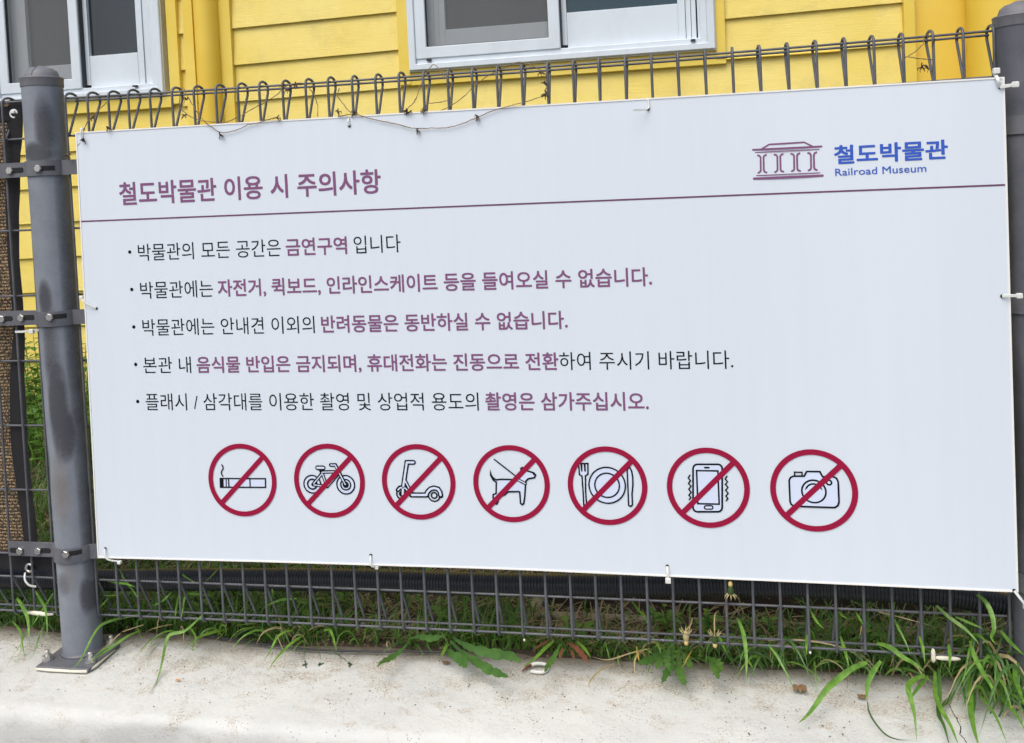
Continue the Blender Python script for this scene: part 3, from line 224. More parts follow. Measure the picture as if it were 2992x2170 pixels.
def siding():
    m = Mat('yellow_siding_paint', (.8, .6, .1), .48)
    a = m.noise(1, 5, .65, (22, 60, 150)); b = m.noise(2.2, 4, .6); c = m.noise(9, 4)
    base = m.mix(m.ramp(b, [(.35, 0), (.7, 1)]), (.81, .63, .12), (.87, .72, .215))
    dirt = m.ramp(m.noise(5, 6, .75), [(.52, 0), (.80, .5)])
    base = m.mix(dirt, base, (.52, .44, .16))
    m.col(base)
    g = m.noise(1, 6, .7, (9, 40, 240), dist=1.2)
    q = m.bump(g, .65, .0028); m.bump(m.noise(420, 2), .12, .0006, q)
    return m.m
YEL = siding()
m = Mat('yellow_trim_paint', (.8, .58, .1), .42)
m.col(m.mix(m.ramp(m.noise(3, 5), [(.4, 0), (.75, 1)]), (.77, .57, .075), (.83, .66, .14)))
q = m.bump(m.noise(260, 3), .2, .0008); YTRIM = m.m
m = Mat('yellow_column_paint', (.8, .55, .06), .4)
m.col(m.mix(m.ramp(m.noise(2.2, 4), [(.4, 0), (.75, 1)]), (.76, .52, .05), (.82, .60, .09)))
m.bump(m.noise(160, 3), .12, .0008); YCOL = m.m
m = Mat('window_vinyl', (.75, .80, .84), .35)
m.col(m.mix(m.ramp(m.noise(5, 5, .7, (1, 1, .4)), [(.45, 0), (.8, 1)]), (.66, .735, .79), (.58, .63, .67)))
VINYL = m.m
TRACK = Mat('window_track', (.42, .44, .47), .5).m
GASKET = Mat('dark_gasket', (.03, .035, .04), .7).m
CAULK = Mat('caulk', (.62, .58, .48), .7).m
def glass(name, col):
    m = Mat(name, col, .05); m.b.inputs['Coat Weight'].default_value = .3
    m.col(m.ramp(m.noise(1.1, 2, .4, (2.2, 1, .15)), [(.42, tuple(c * .75 for c in col)), (.6, tuple(c * 1.4 for c in col))]))  # uneven tone paints reflection variation into the pane colour
    return m.m
INTERIOR = Mat('dark_interior', (.05, .055, .06), .9).m  # darkness of the room put into the colour of the backing sheet
GLASS = glass('window_glass_dark', (.022, .028, .034)); GLASST = glass('window_glass_sky_tint', (.018, .055, .075))  # the teal base colour stands in for reflected sky
# insect screen: real holes are too fine to see, woven fibre lets part of the view through
m = Mat('insect_screen', (.20, .21, .21), .8)
tr = m.n('BsdfTransparent'); mx = m.n('MixShader'); mx.inputs[0].default_value = .45
out = m.nt.nodes['Material Output']
m.l(tr.outputs[0], mx.inputs[1]); m.l(m.b.outputs[0], mx.inputs[2]); m.l(mx.outputs[0], out.inputs[0]); SCREEN = m.m

def metal_paint(name, c1, c2, rough=.45, bumpy=.15):
    m = Mat(name, c1, rough)
    m.col(m.mix(m.ramp(m.noise(14, 6, .7), [(.38, 0), (.68, 1)]), c1, c2))
    m.bump(m.noise(700, 2), bumpy, .0004); return m
WIREM = metal_paint('wire_grey_paint', (.075, .080, .090), (.13, .137, .152))
x = WIREM.n('ValToRGB')
ch = WIREM.ramp(WIREM.noise(38, 3, .6), [(.70, 0), (.73, 1)])
low = WIREM.n('NewGeometry'); sz = WIREM.n('SeparateXYZ'); WIREM.l(low.outputs['Position'], sz.inputs[0])
chz = WIREM.math('LESS_THAN', sz.outputs[2], .22)
prev = WIREM.b.inputs['Base Color'].links[0].from_socket
WIREM.col(WIREM.mix(WIREM.math('MULTIPLY', ch, chz), prev, (.30, .31, .35)))
WIRE = WIREM.m
BAND = metal_paint('band_grey_paint', (.10, .105, .12), (.14, .145, .16)).m
CAPM = metal_paint('cap_grey_plastic', (.12, .122, .135), (.175, .178, .19), .55).m
def post_mat(name, x0, x1, spots, brown, c1=(.185, .205, .238), c2=(.235, .258, .29)):
    m = metal_paint(name, c1, c2, .58, .35)
    g = m.n('NewGeometry'); s = m.n('SeparateXYZ'); m.l(g.outputs['Position'], s.inputs[0])
    nz = m.noise(30, 7, .8); fine = m.noise(700, 3, .9)
    base = m.b.inputs['Base Color'].links[0].from_socket
    def mask(lst):
        acc = None
        for (x, z, rx, rz, k) in lst:
            # x is across the post, -1..1, measured from its slightly leaning axis
            ax = m.math('MULTIPLY_ADD', s.outputs[2], (x1 - x0) / 1.25, x0)
            dx = m.math('DIVIDE', m.math('SUBTRACT', m.math('SUBTRACT', s.outputs[0], ax), x * .0413), rx * .0413)
            dz = m.math('DIVIDE', m.math('SUBTRACT', s.outputs[2], z), rz)
            d = m.math('ADD', m.math('MULTIPLY', dx, dx), m.math('MULTIPLY', dz, dz))
            e = m.math('MULTIPLY', m.math('SUBTRACT', 1, d), k)
            e = m.math('MAXIMUM', e, 0)
            acc = e if acc is None else m.math('MAXIMUM', acc, e)
        acc = m.math('MULTIPLY', acc, m.math('MULTIPLY_ADD', nz, 1.6, .2))
        acc = m.math('MULTIPLY', acc, m.math('MULTIPLY_ADD', fine, 2.4, -.25))
        return m.math('MINIMUM', acc, .85)
    c = m.mix(mask(brown), base, (.16, .13, .105)) if brown else base
    c = m.mix(mask(spots), c, (.035, .036, .042))
    m.col(c); return m.m
POST1 = post_mat('post_grey_paint', -.0445, -.0575,
    [(.55, 1.15, .5, .09, 1.1), (.1, 1.105, 1.0, .028, 1.4), (.5, 1.18, .3, .05, .8), (.0, .79, .45, .05, 1.3), (.1, .68, .5, .16, .8), (.25, .56, .55, .13, 1.5), (.5, .50, .5, .07, 1.4),
     (-.8, .43, .35, .07, 1.0), (.9, .14, .35, .05, 1.2), (-.2, .17, .5, .03, .5), (.95, .7, .25, .6, .7), (.95, .3, .2, .3, .7)],
    [(.1, .38, .6, .09, .6), (.2, .19, .5, .06, .4)])
POST2 = post_mat('post_dark_paint', 1.8955, 1.888, [(-.8, .5, .4, .2, 1), (-.9, .9, .3, .2, .8)], [], (.075, .08, .098), (.11, .115, .135))
BOLT = Mat('bolt_steel', (.62, .61, .58), .35, .9).m
DARK = Mat('slot_dark', (.012, .012, .014), .9).m
CREAM = Mat('cream_paint', (.74, .70, .58), .55).m
TIE = Mat('cable_tie_nylon', (.72, .72, .68), .4); TIE.b.inputs['Subsurface Weight'].default_value = .1; TIE = TIE.m
PIPE = Mat('black_conduit', (.026, .029, .035), .33); PIPE.bump(PIPE.noise(300, 3), .2, .0005); PIPE = PIPE.m
WEB = Mat('black_webbing', (.012, .012, .014), .9)
w = WEB.n('TexWave', wave_type='BANDS', bands_direction='Z'); w.inputs['Scale'].default_value = 120; w.inputs['Distortion'].default_value = 1
WEB.l(WEB.coord(kind='World'), w.inputs[0]); WEB.bump(w.outputs[0], .6, .001); WEB = WEB.m
# knitted shade net: tan tape zigzags over black gaps
m = Mat('tan_shade_net', (.4, .27, .14), .85)
wx = m.n('TexWave', wave_type='BANDS', bands_direction='Z', wave_profile='SIN'); wx.inputs['Scale'].default_value = 42; wx.inputs['Distortion'].default_value = 2.5; wx.inputs['Detail Scale'].default_value = 24
m.l(m.coord(kind='World'), wx.inputs[0])
vo = m.n('TexVoronoi'); vo.inputs['Scale'].default_value = 250; m.l(m.coord((1.1, 1, .9), 'World'), vo.inputs['Vector'])
k = m.math('MULTIPLY', m.ramp(wx.outputs[0], [(.30, .15), (.55, 1)]), m.ramp(vo.outputs[0], [(.42, 1), (.6, .1)]))
m.col(m.mix(k, (.022, .018, .014), (.52, .36, .19))); m.bump(k, .8, .002); NET = m.m

# painted concrete kerb
m = Mat('white_concrete', (.6, .6, .57), .85)
big = m.noise(3.2, 5, .6); mid = m.noise(22, 6, .7)
base = m.mix(m.ramp(big, [(.35, 0), (.65, 1)]), (.56, .57, .54), (.64, .65, .61))
base = m.mix(m.ramp(mid, [(.42, 0), (.62, .5)]), base, (.655, .665, .625))
# rusty brown soil smears with grit in them, denser towards the soil bed
gp = m.n('NewGeometry'); sx = m.n('SeparateXYZ'); m.l(gp.outputs['Position'], sx.inputs[0])
near = m.n('MapRange'); m.l(sx.outputs[1], near.inputs[0]); near.inputs[1].default_value = -.16; near.inputs[2].default_value = .07; near.inputs[3].default_value = 0; near.inputs[4].default_value = .17
patch = m.noise(13, 5, .65, (1, 1.5, 1), dist=.6)
pk = m.ramp(m.math('ADD', patch, near.outputs[0]), [(.56, 0), (.70, 1)])
grit = m.ramp(m.noise(230, 4, .7), [(.44, 0), (.58, 1)])
base = m.mix(m.math('MULTIPLY', m.math('MULTIPLY', pk, grit), .75), base, (.37, .28, .17))
edge = m.n('MapRange'); m.l(m.math('ADD', sx.outputs[1], m.math('MULTIPLY', m.noise(18, 4), .07)), edge.inputs[0]); edge.inputs[1].default_value = .07; edge.inputs[2].default_value = .125; edge.inputs[3].default_value = 0; edge.inputs[4].default_value = .85
base = m.mix(edge.outputs[0], base, (.16, .125, .08))
vs = m.n('TexVoronoi', feature='F1'); vs.inputs['Scale'].default_value = 130; m.l(m.coord((1, 1.3, 1), 'World'), vs.inputs['Vector'])
sel = m.n('TexNoise'); sel.inputs['Scale'].default_value = 9; m.l(m.coord(kind='World'), sel.inputs['Vector'])
speck = m.math('MULTIPLY', m.math('LESS_THAN', vs.outputs[0], .17), m.ramp(m.math('ADD', sel.outputs[0], m.math('MULTIPLY', near.outputs[0], .7)), [(.50, 0), (.62, 1)]))
base = m.mix(m.math('MULTIPLY', speck, .8), base, (.10, .085, .07))
m.col(base)
q = m.bump(m.noise(9, 5, .6), .6, .013); q = m.bump(m.noise(55, 7, .78), .7, .0045, q); m.bump(m.noise(380, 3, .8), .7, .0014, q)
CONC = m.m
m = Mat('plain_concrete', (.30, .27, .21), .9)
m.col(m.ramp(m.noise(180, 4, .7), [(.35, (.20, .17, .12)), (.65, (.42, .37, .28))])); m.bump(m.noise(200, 4), .5, .002); CONC2 = m.m
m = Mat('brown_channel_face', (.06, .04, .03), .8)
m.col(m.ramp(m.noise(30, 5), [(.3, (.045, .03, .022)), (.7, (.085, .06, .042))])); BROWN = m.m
m = Mat('pavement_asphalt', (.12, .12, .115), .9); m.bump(m.noise(150, 4), .5, .003); ASPH = m.m
m = Mat('soil', (.08, .06, .04), .95)
v1 = m.n('TexVoronoi'); v1.inputs['Scale'].default_value = 95; m.l(m.coord(kind='World'), v1.inputs['Vector'])
m.col(m.mix(m.ramp(m.noise(20, 5, .7), [(.4, 0), (.6, 1)]), (.045, .035, .022), m.ramp(v1.outputs[0], [(.1, (.22, .16, .09)), (.5, (.06, .045, .03))])))
m.bump(v1.outputs[0], .8, .006); SOIL = m.m

def leafm(name, c1, c2, rough=.5, trans=.25, sc=40):
    m = Mat(name, c1, rough)
    m.col(m.mix(m.ramp(m.noise(sc, 3), [(.35, 0), (.65, 1)]), c1, c2))
    t = m.n('BsdfTranslucent'); t.inputs[0].default_value = (c2[0] * 1.3, c2[1] * 1.4, c2[2], 1)
    mx = m.n('MixShader'); mx.inputs[0].default_value = trans
    m.l(m.b.outputs[0], mx.inputs[1]); m.l(t.outputs[0], mx.inputs[2]); m.l(mx.outputs[0], m.nt.nodes['Material Output'].inputs[0])
    return m.m
LEAF = [leafm('grass_green', (.07, .18, .02), (.18, .35, .05), .42, .25, 60), leafm('straw', (.34, .26, .13), (.48, .39, .21)), leafm('stem_dark_green', (.04, .085, .02), (.07, .12, .03)),
        leafm('leaf_deep_green', (.045, .12, .022), (.08, .18, .035)), leafm('leaf_red_brown', (.14, .045, .03), (.20, .08, .04)), leafm('leaf_yellow', (.50, .27, .05), (.5, .40, .10))]
BACKG = leafm('bed_grass', (.048, .118, .017), (.115, .245, .038), sc=14)
BACKL = leafm('bed_leaf', (.06, .16, .022), (.12, .27, .04), sc=18)
BACKS = leafm('bed_straw', (.20, .15, .08), (.36, .29, .16), sc=30)
VINE = Mat('dry_vine', (.20, .13, .07), .8); VINE.col(VINE.ramp(VINE.noise(30, 3), [(.35, (.10, .06, .035)), (.65, (.34, .24, .13))])); VINE = VINE.m
KNOT = Mat('dry_knot', (.07, .045, .03), .85).m
SEED = Mat('dandelion_bract', (.42, .36, .17), .8).m; PAPPUS = Mat('dandelion_petal_dry', (.62, .47, .18), .9).m
DRYL = Mat('dry_leaf', (.22, .13, .06), .8).m

# ------------------------------------------------------------ ground, kerb wall, soil
pv = MB(); pv.add([(-60, -60, -.55), (60, -60, -.55), (60, -.20, -.55), (-60, -.20, -.55)], [(0, 1, 2, 3)])
tag(pv.build('pavement', ASPH), 'grey asphalt pavement in front of the low white kerb wall', kind='structure')

from mathutils import noise as NZ
def nz(x, y, z=0, s=1): return NZ.noise(Vector((x * s, y * s, z * s)))
prof = [(.30, -.02), (.20, -.004), (.14, 0)] + [(.14 - .0125 * i, 0) for i in range(1, 27)] + [(-.193, -.0005), (-.200, -.0022), (-.207, -.0055), (-.2125, -.0105), (-.2165, -.018), (-.219, -.028), (-.2205, -.045), (-.221, -.08), (-.2215, -.14), (-.222, -.25), (-.223, -.40), (-.224, -.56)]
NX = 420; X0, X1 = -3.0, 4.6
v = []; f = []
for i in range(NX + 1):
    x = X0 + (X1 - X0) * i / NX
    for j, (y, z) in enumerate(prof):
        d = .0030 * nz(x, y, z, 3) + .0020 * nz(x, y, z, 14) + .0010 * nz(x, y, z, 40)
        e = .012 * nz(x, 7.1, 0, 1.7) + .007 * nz(x, 3.3, 0, 9) + .003 * nz(x, z, 0, 30)
        if z > -.004: v.append((x, y, z + d + (-.004 * max(0, (-y - .12) / .1))))
        else: v.append((x, y + e * min(1, -z * 40) + d, z + d - .004))
n = len(prof)
for i in range(NX):
    for j in range(n - 1): f.append((i * n + j, i * n + j + 1, (i + 1) * n + j + 1, (i + 1) * n + j))
kerb = MB().add(v, f).build('kerb_wall', CONC, smooth=True)
tag(kerb, 'low white painted concrete kerb wall with brown soil stains under the fence', 'low wall')
# crack: a narrow sunken dark seam, ragged
cr = spline([(x, y, .002) for x, y in CRACK], 5); mb = MB(); vv = []; ff = []
for i, p in enumerate(cr):
    wd = .0011 * (1 - abs(i / (len(cr) - 1) - .45)) * random.uniform(.5, 1.3); o = random.uniform(-.001, .001)
    zz = .0030 + .0030 * nz(p.x, p.y, 0, 3) + .0016 * nz(p.x, p.y, 0, 14) + .0008 * nz(p.x, p.y, 0, 40)
    if p.y < -.12: zz -= .004 * (-p.y - .12) / .1
    vv += [(p.x - wd + o, p.y, zz - .0022), (p.x + wd + o, p.y, zz - .0022)]
ff = [(2 * i, 2 * i + 1, 2 * i + 3, 2 * i + 2) for i in range(len(cr) - 1)]
MB().add(vv, ff).build('crack', DARK, kerb)

def soil_z(x, y):
    b = .004 + max(0, y - .12) * .055
    return b + .010 * nz(x, y, 0, 6) + .006 * nz(x, y, 5, 21)
def soil_edge(x): return .088 + .018 * nz(x, 0, 0, 4) + .010 * nz(x, 0, 2, 15)
v = []; f = []; NX, NY = 300, 60
ysr = [0, .004, .010, .02] + [.02 + (2.6 - .02) * (k / (NY - 4)) ** 1.7 for k in range(1, NY - 3)]
for i in range(NX + 1):
    x = -3.2 + 8.0 * i / NX
    for j, dy in enumerate(ysr):
        y = soil_edge(x) + dy
        z = soil_z(x, y) if j > 2 else (-.004, .003, .006)[j]
        if .93 < x < 2.7 and .27 < y < .37: z = -.10
        v.append((x, y, z))
n = len(ysr)
for i in range(NX):
    for j in range(n - 1): f.append((i * n + j, (i + 1) * n + j, (i + 1) * n + j + 1, i * n + j + 1))
soil = MB().add(v, f).build('soil_ground', SOIL, smooth=True)
tag(soil, 'brown soil bed between the white kerb wall and the yellow building', kind='structure')

# ------------------------------------------------------------ concrete drain channel behind the fence
dc = empty('drain_channel', (1.8, .32, -.02), 'half buried concrete drain channel lying in the grass behind the mesh fence', 'drain channel')
for nm, a in (('near_rim', (.93, 2.7, .245, .270, -.11, .012)), ('far_rim', (.93, 2.7, .372, .402, -.11, .038)), ('end_wall', (.905, .93, .245, .402, -.11, .010))):
    MB().box(*a, bev=.003).build(nm, CONC2, dc)
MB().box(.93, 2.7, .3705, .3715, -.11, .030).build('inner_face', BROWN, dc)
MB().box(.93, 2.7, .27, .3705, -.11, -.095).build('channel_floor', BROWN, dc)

# ------------------------------------------------------------ building
bld = empty('yellow_building', (0, 2, .1), 'yellow clapboard building with white sliding windows behind the fence', 'building')
SL = .0153
def lapz(k, x): return 1.4330 + .1612 * k + SL * x
def board(x0, x1, k):
    z0a, z0b, z1a, z1b = lapz(k, x0), lapz(k, x1), lapz(k + 1, x0) + .012, lapz(k + 1, x1) + .012
    yb, yt, t = 1.9845, 1.9995, .0125
    v = [(x0, yb, z0a), (x1, yb, z0b), (x1, yb + t, z0b), (x0, yb + t, z0a), (x0, yt, z1a), (x1, yt, z1b), (x1, yt + t, z1b), (x0, yt + t, z1a),
         (x0, yb + .0012, z0a - .0016), (x1, yb + .0012, z0b - .0016)]
    f = [(0, 1, 5, 4), (8, 9, 1, 0), (3, 2, 9, 8), (4, 5, 6, 7), (7, 6, 2, 3), (0, 4, 7, 3, 8), (1, 9, 2, 6, 5)]
    MB().add(v, f).build('siding_board', YEL, bld)
W1 = (-1.833, -.9697, 1.4814); W2 = (.1751, 1.4382, 1.4991)
for k in range(-8, 8):
    if k < 0:
        board(-3.2, -.8650, k); board(-.6372, 2.1433, k)
    else:
        board(-.8953, -.8650, k); board(-3.2, W1[0] - .05, k)
        board(-.6372, .1257, k); board(1.4785, 2.1433, k)
mb = MB()
mb.box(-3.2, 3.6, 2.012, 2.20, -.05, 1.479)
for a, b in ((-3.2, -1.806), (-.999, .2), (1.41, 3.6)): mb.box(a, b, 2.012, 2.20, 1.479, 2.60)
mb.box(-3.2, 3.6, 2.012, 2.20, 2.60, 2.75)
mb.build('wall', YTRIM, bld)
MB().box(-1.9, 1.5, 2.201, 2.24, 1.4, 2.7).build('dark_room_backing', INTERIOR, bld)  # added dark sheet standing in for the unlit room behind the panes
def trim(x0, x1, z0, z1, y0=1.972, y1=2.011, mat=YTRIM, nm='trim_board', b=.002):
    return MB().box(x0, x1, y0, y1, z0, z1, bev=b).build(nm, mat, bld)
trim(-.9445, -.8959, 1.4300, 2.72); trim(-.8644, -.8176, .06, 2.72); trim(-.6919, -.6378, .06, 2.72)
MB().box(-.8174, -.6921, 1.996, 2.011, .06, 2.72).build('recess_panel', YCOL, bld)
mb = MB(); mb.lathe([(.0535, .05), (.0535, 2.7)], 32, (-.7445, 1.965, 0)); o = mb.build('downpipe', YCOL, bld); autosmooth(o.data)
trim(W1[0] - .05, -.9447, 1.4290 - .012, 1.4780, 1.974)
trim(.1263, .1745, 1.4420, 2.72); trim(1.4392, 1.4779, 1.4600, 2.72); trim(.1263, 1.4779, 1.4365 + .002, 1.4955, 1.976)
# small raised batten under the large window's end
trim(1.40, 1.92, 1.4545, 1.4600, 1.978, 1.9875)
trim(2.1439, 2.1827, .06, 2.72, 1.965)
MB().box(2.1830, 2.60, 2.000, 2.011, .06, 2.72).build('side_panel', YCOL, bld)
mb = MB(); mb.lathe([(.115, .05), (.115, 2.7)], 48, (2.475, 1.94, 0)); o = mb.build('round_column', YCOL, bld); autosmooth(o.data)
MB().box(2.601, 3.6, 1.998, 2.011, .06, 2.72).build('side_panel', YCOL, bld)
MB().box(-3.3, 3.7, 1.70, 2.30, 2.76, 2.84, bev=.01).build('eave', YTRIM, bld)

def frame(nm, x0, x1, z0, z1, w, y0, y1, mat, parent, wb=None, bev=.003):
    wb = wb or w; mb = MB()
    # mitred frame
    O = [(x0, z0), (x1, z0), (x1, z1), (x0, z1)]; I = [(x0 + w, z0 + wb), (x1 - w, z0 + wb), (x1 - w, z1 - w), (x0 + w, z1 - w)]
    b = bev
    Ob = [(x0 + b, z0 + b), (x1 - b, z0 + b), (x1 - b, z1 - b), (x0 + b, z1 - b)]; Ib = [(x0 + w - b, z0 + wb - b), (x1 - w + b, z0 + wb - b), (x1 - w + b, z1 - w + b), (x0 + w - b, z1 - w + b)]
    v = [(x, y1, z) for x, z in O] + [(x, y0 + b, z) for x, z in O] + [(x, y0, z) for x, z in Ob] + [(x, y0, z) for x, z in Ib] + [(x, y0 + b, z) for x, z in I] + [(x, y1, z) for x, z in I]
    f = [(k * 4 + i, k * 4 + (i + 1) % 4, k * 4 + 4 + (i + 1) % 4, k * 4 + 4 + i) for k in range(5) for i in range(4)]
    return mb.add(v, f).build(nm, mat, parent)

def window(x0, x1, zb, xs, gl):
    zt = zb + 1.12
    w = frame('window', x0, x1, zb, zt, .030, 1.955, 2.010, VINYL, bld, .026)
    xm = xs
    frame('inner_frame', x0 + .0285, x1 - .0285, zb + .0245, zt - .028, .028, 1.968, 2.075, VINYL, w, .024)
    # caulk bead round the frame
    MB().box(x0 - .004, x1 + .004, 1.965, 1.973, zb - .006, zb + .001).build('caulk_bead', CAULK, w)
    MB().box(x1 - .001, x1 + .0045, 1.966, 1.974, zb, zt).build('caulk_bead', CAULK, w)
    # front sash on the near half
    sx0 = x0 + .0300; sz0 = zb + .0460; sz1 = zt - .05
    frame('sash', sx0, xm, sz0, sz1, .0475, 1.962, 1.990, VINYL, w, .049)
    frame('gasket', sx0 + .0465, xm - .0465, sz0 + .0480, sz1 - .0465, .0035, 1.969, 1.985, GASKET, w, bev=.0005)
    ox0, ox1, oz0 = sx0 + .0500, xm - .0500, sz0 + .0510
    MB().add([(ox0, 1.980, oz0), (ox1, 1.980, oz0), (ox1, 1.980, sz1 - .05), (ox0, 1.980, sz1 - .05)], [(0, 1, 2, 3)]).build('insect_screen', SCREEN, w)
    # inner sash seen through the screen
    gx0 = ox0 + .072
    MB().box(ox0 - .01, ox0 + .022, 2.016, 2.05, oz0 - .01, sz1, bev=.002).build('inner_stile', VINYL, w)
    MB().box(ox0 + .024, ox0 + .044, 2.012, 2.05, oz0 - .01, sz1, bev=.002).build('inner_stile', VINYL, w)
    MB().box(ox0 + .046, gx0, 2.008, 2.05, oz0 - .01, sz1, bev=.002).build('inner_stile', VINYL, w)
    MB().box(gx0 + .001, ox1 + .02, 2.008, 2.05, oz0 - .01, oz0 + .072, bev=.002).build('inner_rail', VINYL, w)
    MB().box(gx0, ox1 + .02, 2.030, 2.034, oz0 + .06, sz1).build('glass_pane', GLASS, w)
    # rear sash on the far half
    rz = zb + .066; gz = zb + .196; tx = x1 - .1430
    MB().box(xm + .006, xm + .0255, 1.996, 2.03, rz - .002, sz1, bev=.002).build('rear_stile', VINYL, w)
    MB().box(xm + .0265, tx + .001, 1.998, 2.03, rz - .018, gz, bev=.002).build('rear_rail', VINYL, w)
    MB().box(xm + .0255, tx + .001, 2.014, 2.018, gz - .005, sz1).build('glass_pane', gl, w)
    MB().box(xm + .0005, xm + .0055, 1.972, 2.03, rz - .012, sz1).build('weather_strip', GASKET, w)
    for j, (a, b, y) in enumerate(((0, .030, 2.000), (.031, .052, 2.006), (.053, .072, 1.998), (.0725, .0765, 2.01), (.077, .088, 1.99))):
        MB().box(tx + a + .0012, tx + b, y, 2.06, rz - .02, sz1, bev=.0015).build('side_track', GASKET if j == 3 else VINYL, w)
    # drain slot covers
    for fx in ((.062, .925) if x1 - x0 > 1 else (.83,)):
        xx = x0 + fx * (x1 - x0)
        MB().box(xx, xx + .018, 1.951, 1.969, zb + .036, zb + .0425).build('drain_cap', GASKET, w)
window(*W1, -1.3802, GLASS)
window(*W2, .8206, GLASST)

# ------------------------------------------------------------ mesh fence
RV, RH = .0027, .0023
ZTOP = 1.225
def wire_path():
    p = [(.006, 1.141), (.042, 1.213)]
    for a in range(-20, 200, 22): p.append((.0215 + .0215 * cos(radians(a)), 1.221 + .0125 * sin(radians(a))))
    p += [(0, 1.205), (0, 1.141), (0, .95), (0, .75), (0, .5), (0, .3), (0, .164), (0, .095), (.0025, .084), (.008, .0795), (.022, .077), (.038, .075), (.0445, .078), (.0455, .085), (.006, .160)]
    return [(0, y, z) for y, z in p]
wv = MB().tube(wire_path(), RV, 8).mesh('vertical_wire'); wv.materials.append(WIRE); autosmooth(wv, 60)
def bow(u): return 4 * u * (1 - u)
def panel(label, xs, x0, x1, sag):
    e = empty('mesh_fence_panel', ((x0 + x1) / 2, 0, .08), label, 'fence panel', 'welded mesh fence panels between the posts')
    Wd = x1 - x0
    def zmap(x, z):
        u = min(1, max(0, (x - x0) / Wd)); s = 1 - sag * bow(u) * .0095
        return .47 + (z - .47) * s
    for x in xs:
        o = link('vertical_wire', wv, e)
        s = (zmap(x, 1) - zmap(x, 0))
        o.location = (x, 0, zmap(x, 0)); o.scale = (1, 1, s)
        o.rotation_euler = (random.uniform(-.0025, .0025), 0, random.uniform(-.04, .04))
    hz = [(.0065, 1.2225), (.0375, 1.2195), (.0065, 1.141)] + [(.0065, .217 + .1447 * k) for k in range(7)] + [(.0065, .164), (.0065, .0855), (.0385, .0825)]
    for y, z in hz:
        pts = [(x0 - .002 + (Wd + .004) * i / 24, y, zmap(x0 + Wd * i / 24, z)) for i in range(25)]
        o = MB().tube(pts, RH, 8).build('horizontal_wire', WIRE, e); autosmooth(o.data, 60)
    return e
P1 = panel('grey welded mesh fence panel carrying the large white notice board', [-.002 + .05 * i for i in range(38)], -.004, 1.8500, 1)
P0 = panel('grey welded mesh fence panel with the tan shade net, beyond the post', [-.1063 - .0538 * i for i in range(15)], -.1063 - .0538 * 14, -.1050, 0)
# cream paint drip on the lowest wire
mb = MB()
for a, b, r in (((1.7155, -.004, .078), (1.7155, -.004, .102), .0042), ((1.718, -.003, .0855), (1.762, -.002, .0845), .0040)):
    pts = [Vector(a).lerp(Vector(b), t / 6) for t in range(7)]
    mb.tube(pts, [r * q * random.uniform(.85, 1.1) for q in (.6, .95, 1, .9, 1, .85, .5)], 10)
o = mb.build('paint_drip', CREAM, P1, True)
mb = MB(); mb.tube([(-.185 + .012 * i, -.002, .0855 + .001 * sin(i)) for i in range(7)], [.002, .003, .0045, .005, .0045, .003, .002], 10)
mb.build('paint_drip', CREAM, P0, True)
for (xx, zz) in ((1.4985, .083), (.951, .080)):
    MB().lathe([(0, -.0025), (.002, -.001), (.0025, .001), (.002, .0025), (0, .003)], 7, (xx, -.0035, zz)).build('paint_drip', CREAM, P1, True)

# ------------------------------------------------------------ posts
R = .0413
def stadium(mb, cx, cz, w, h, y, t=.0006):
    pts = []
    for sgn in (1, -1):
        for k in range(7):
            a = -pi / 2 + pi * k / 6
            pts.append((cx + sgn * ((w - h) / 2 + h / 2 * cos(a)), cz + sgn * h / 2 * sin(a)))
    n = len(pts)
    return mb.add([(x, y, z) for x, z in pts] + [(x, y + t, z) for x, z in pts], [tuple(range(n - 1, -1, -1))[::-1]] + [(i, (i + 1) % n, n + (i + 1) % n, n + i) for i in range(n)])
def bolt(mb, x, y, z, r=.0082, t=.0055):
    v = []
    rot = random.uniform(0, 1)
    for yy, rr in ((y, r), (y - t * .8, r), (y - t, r * .88)):
        v += [(x + rr * cos(rot + pi / 3 * k), yy, z + rr * sin(rot + pi / 3 * k)) for k in range(6)]
    f = [(k * 6 + i, k * 6 + (i + 1) % 6, k * 6 + 6 + (i + 1) % 6, k * 6 + 6 + i) for k in range(2) for i in range(6)] + [(12, 13, 14, 15, 16, 17)]
    return mb.add(v, f)
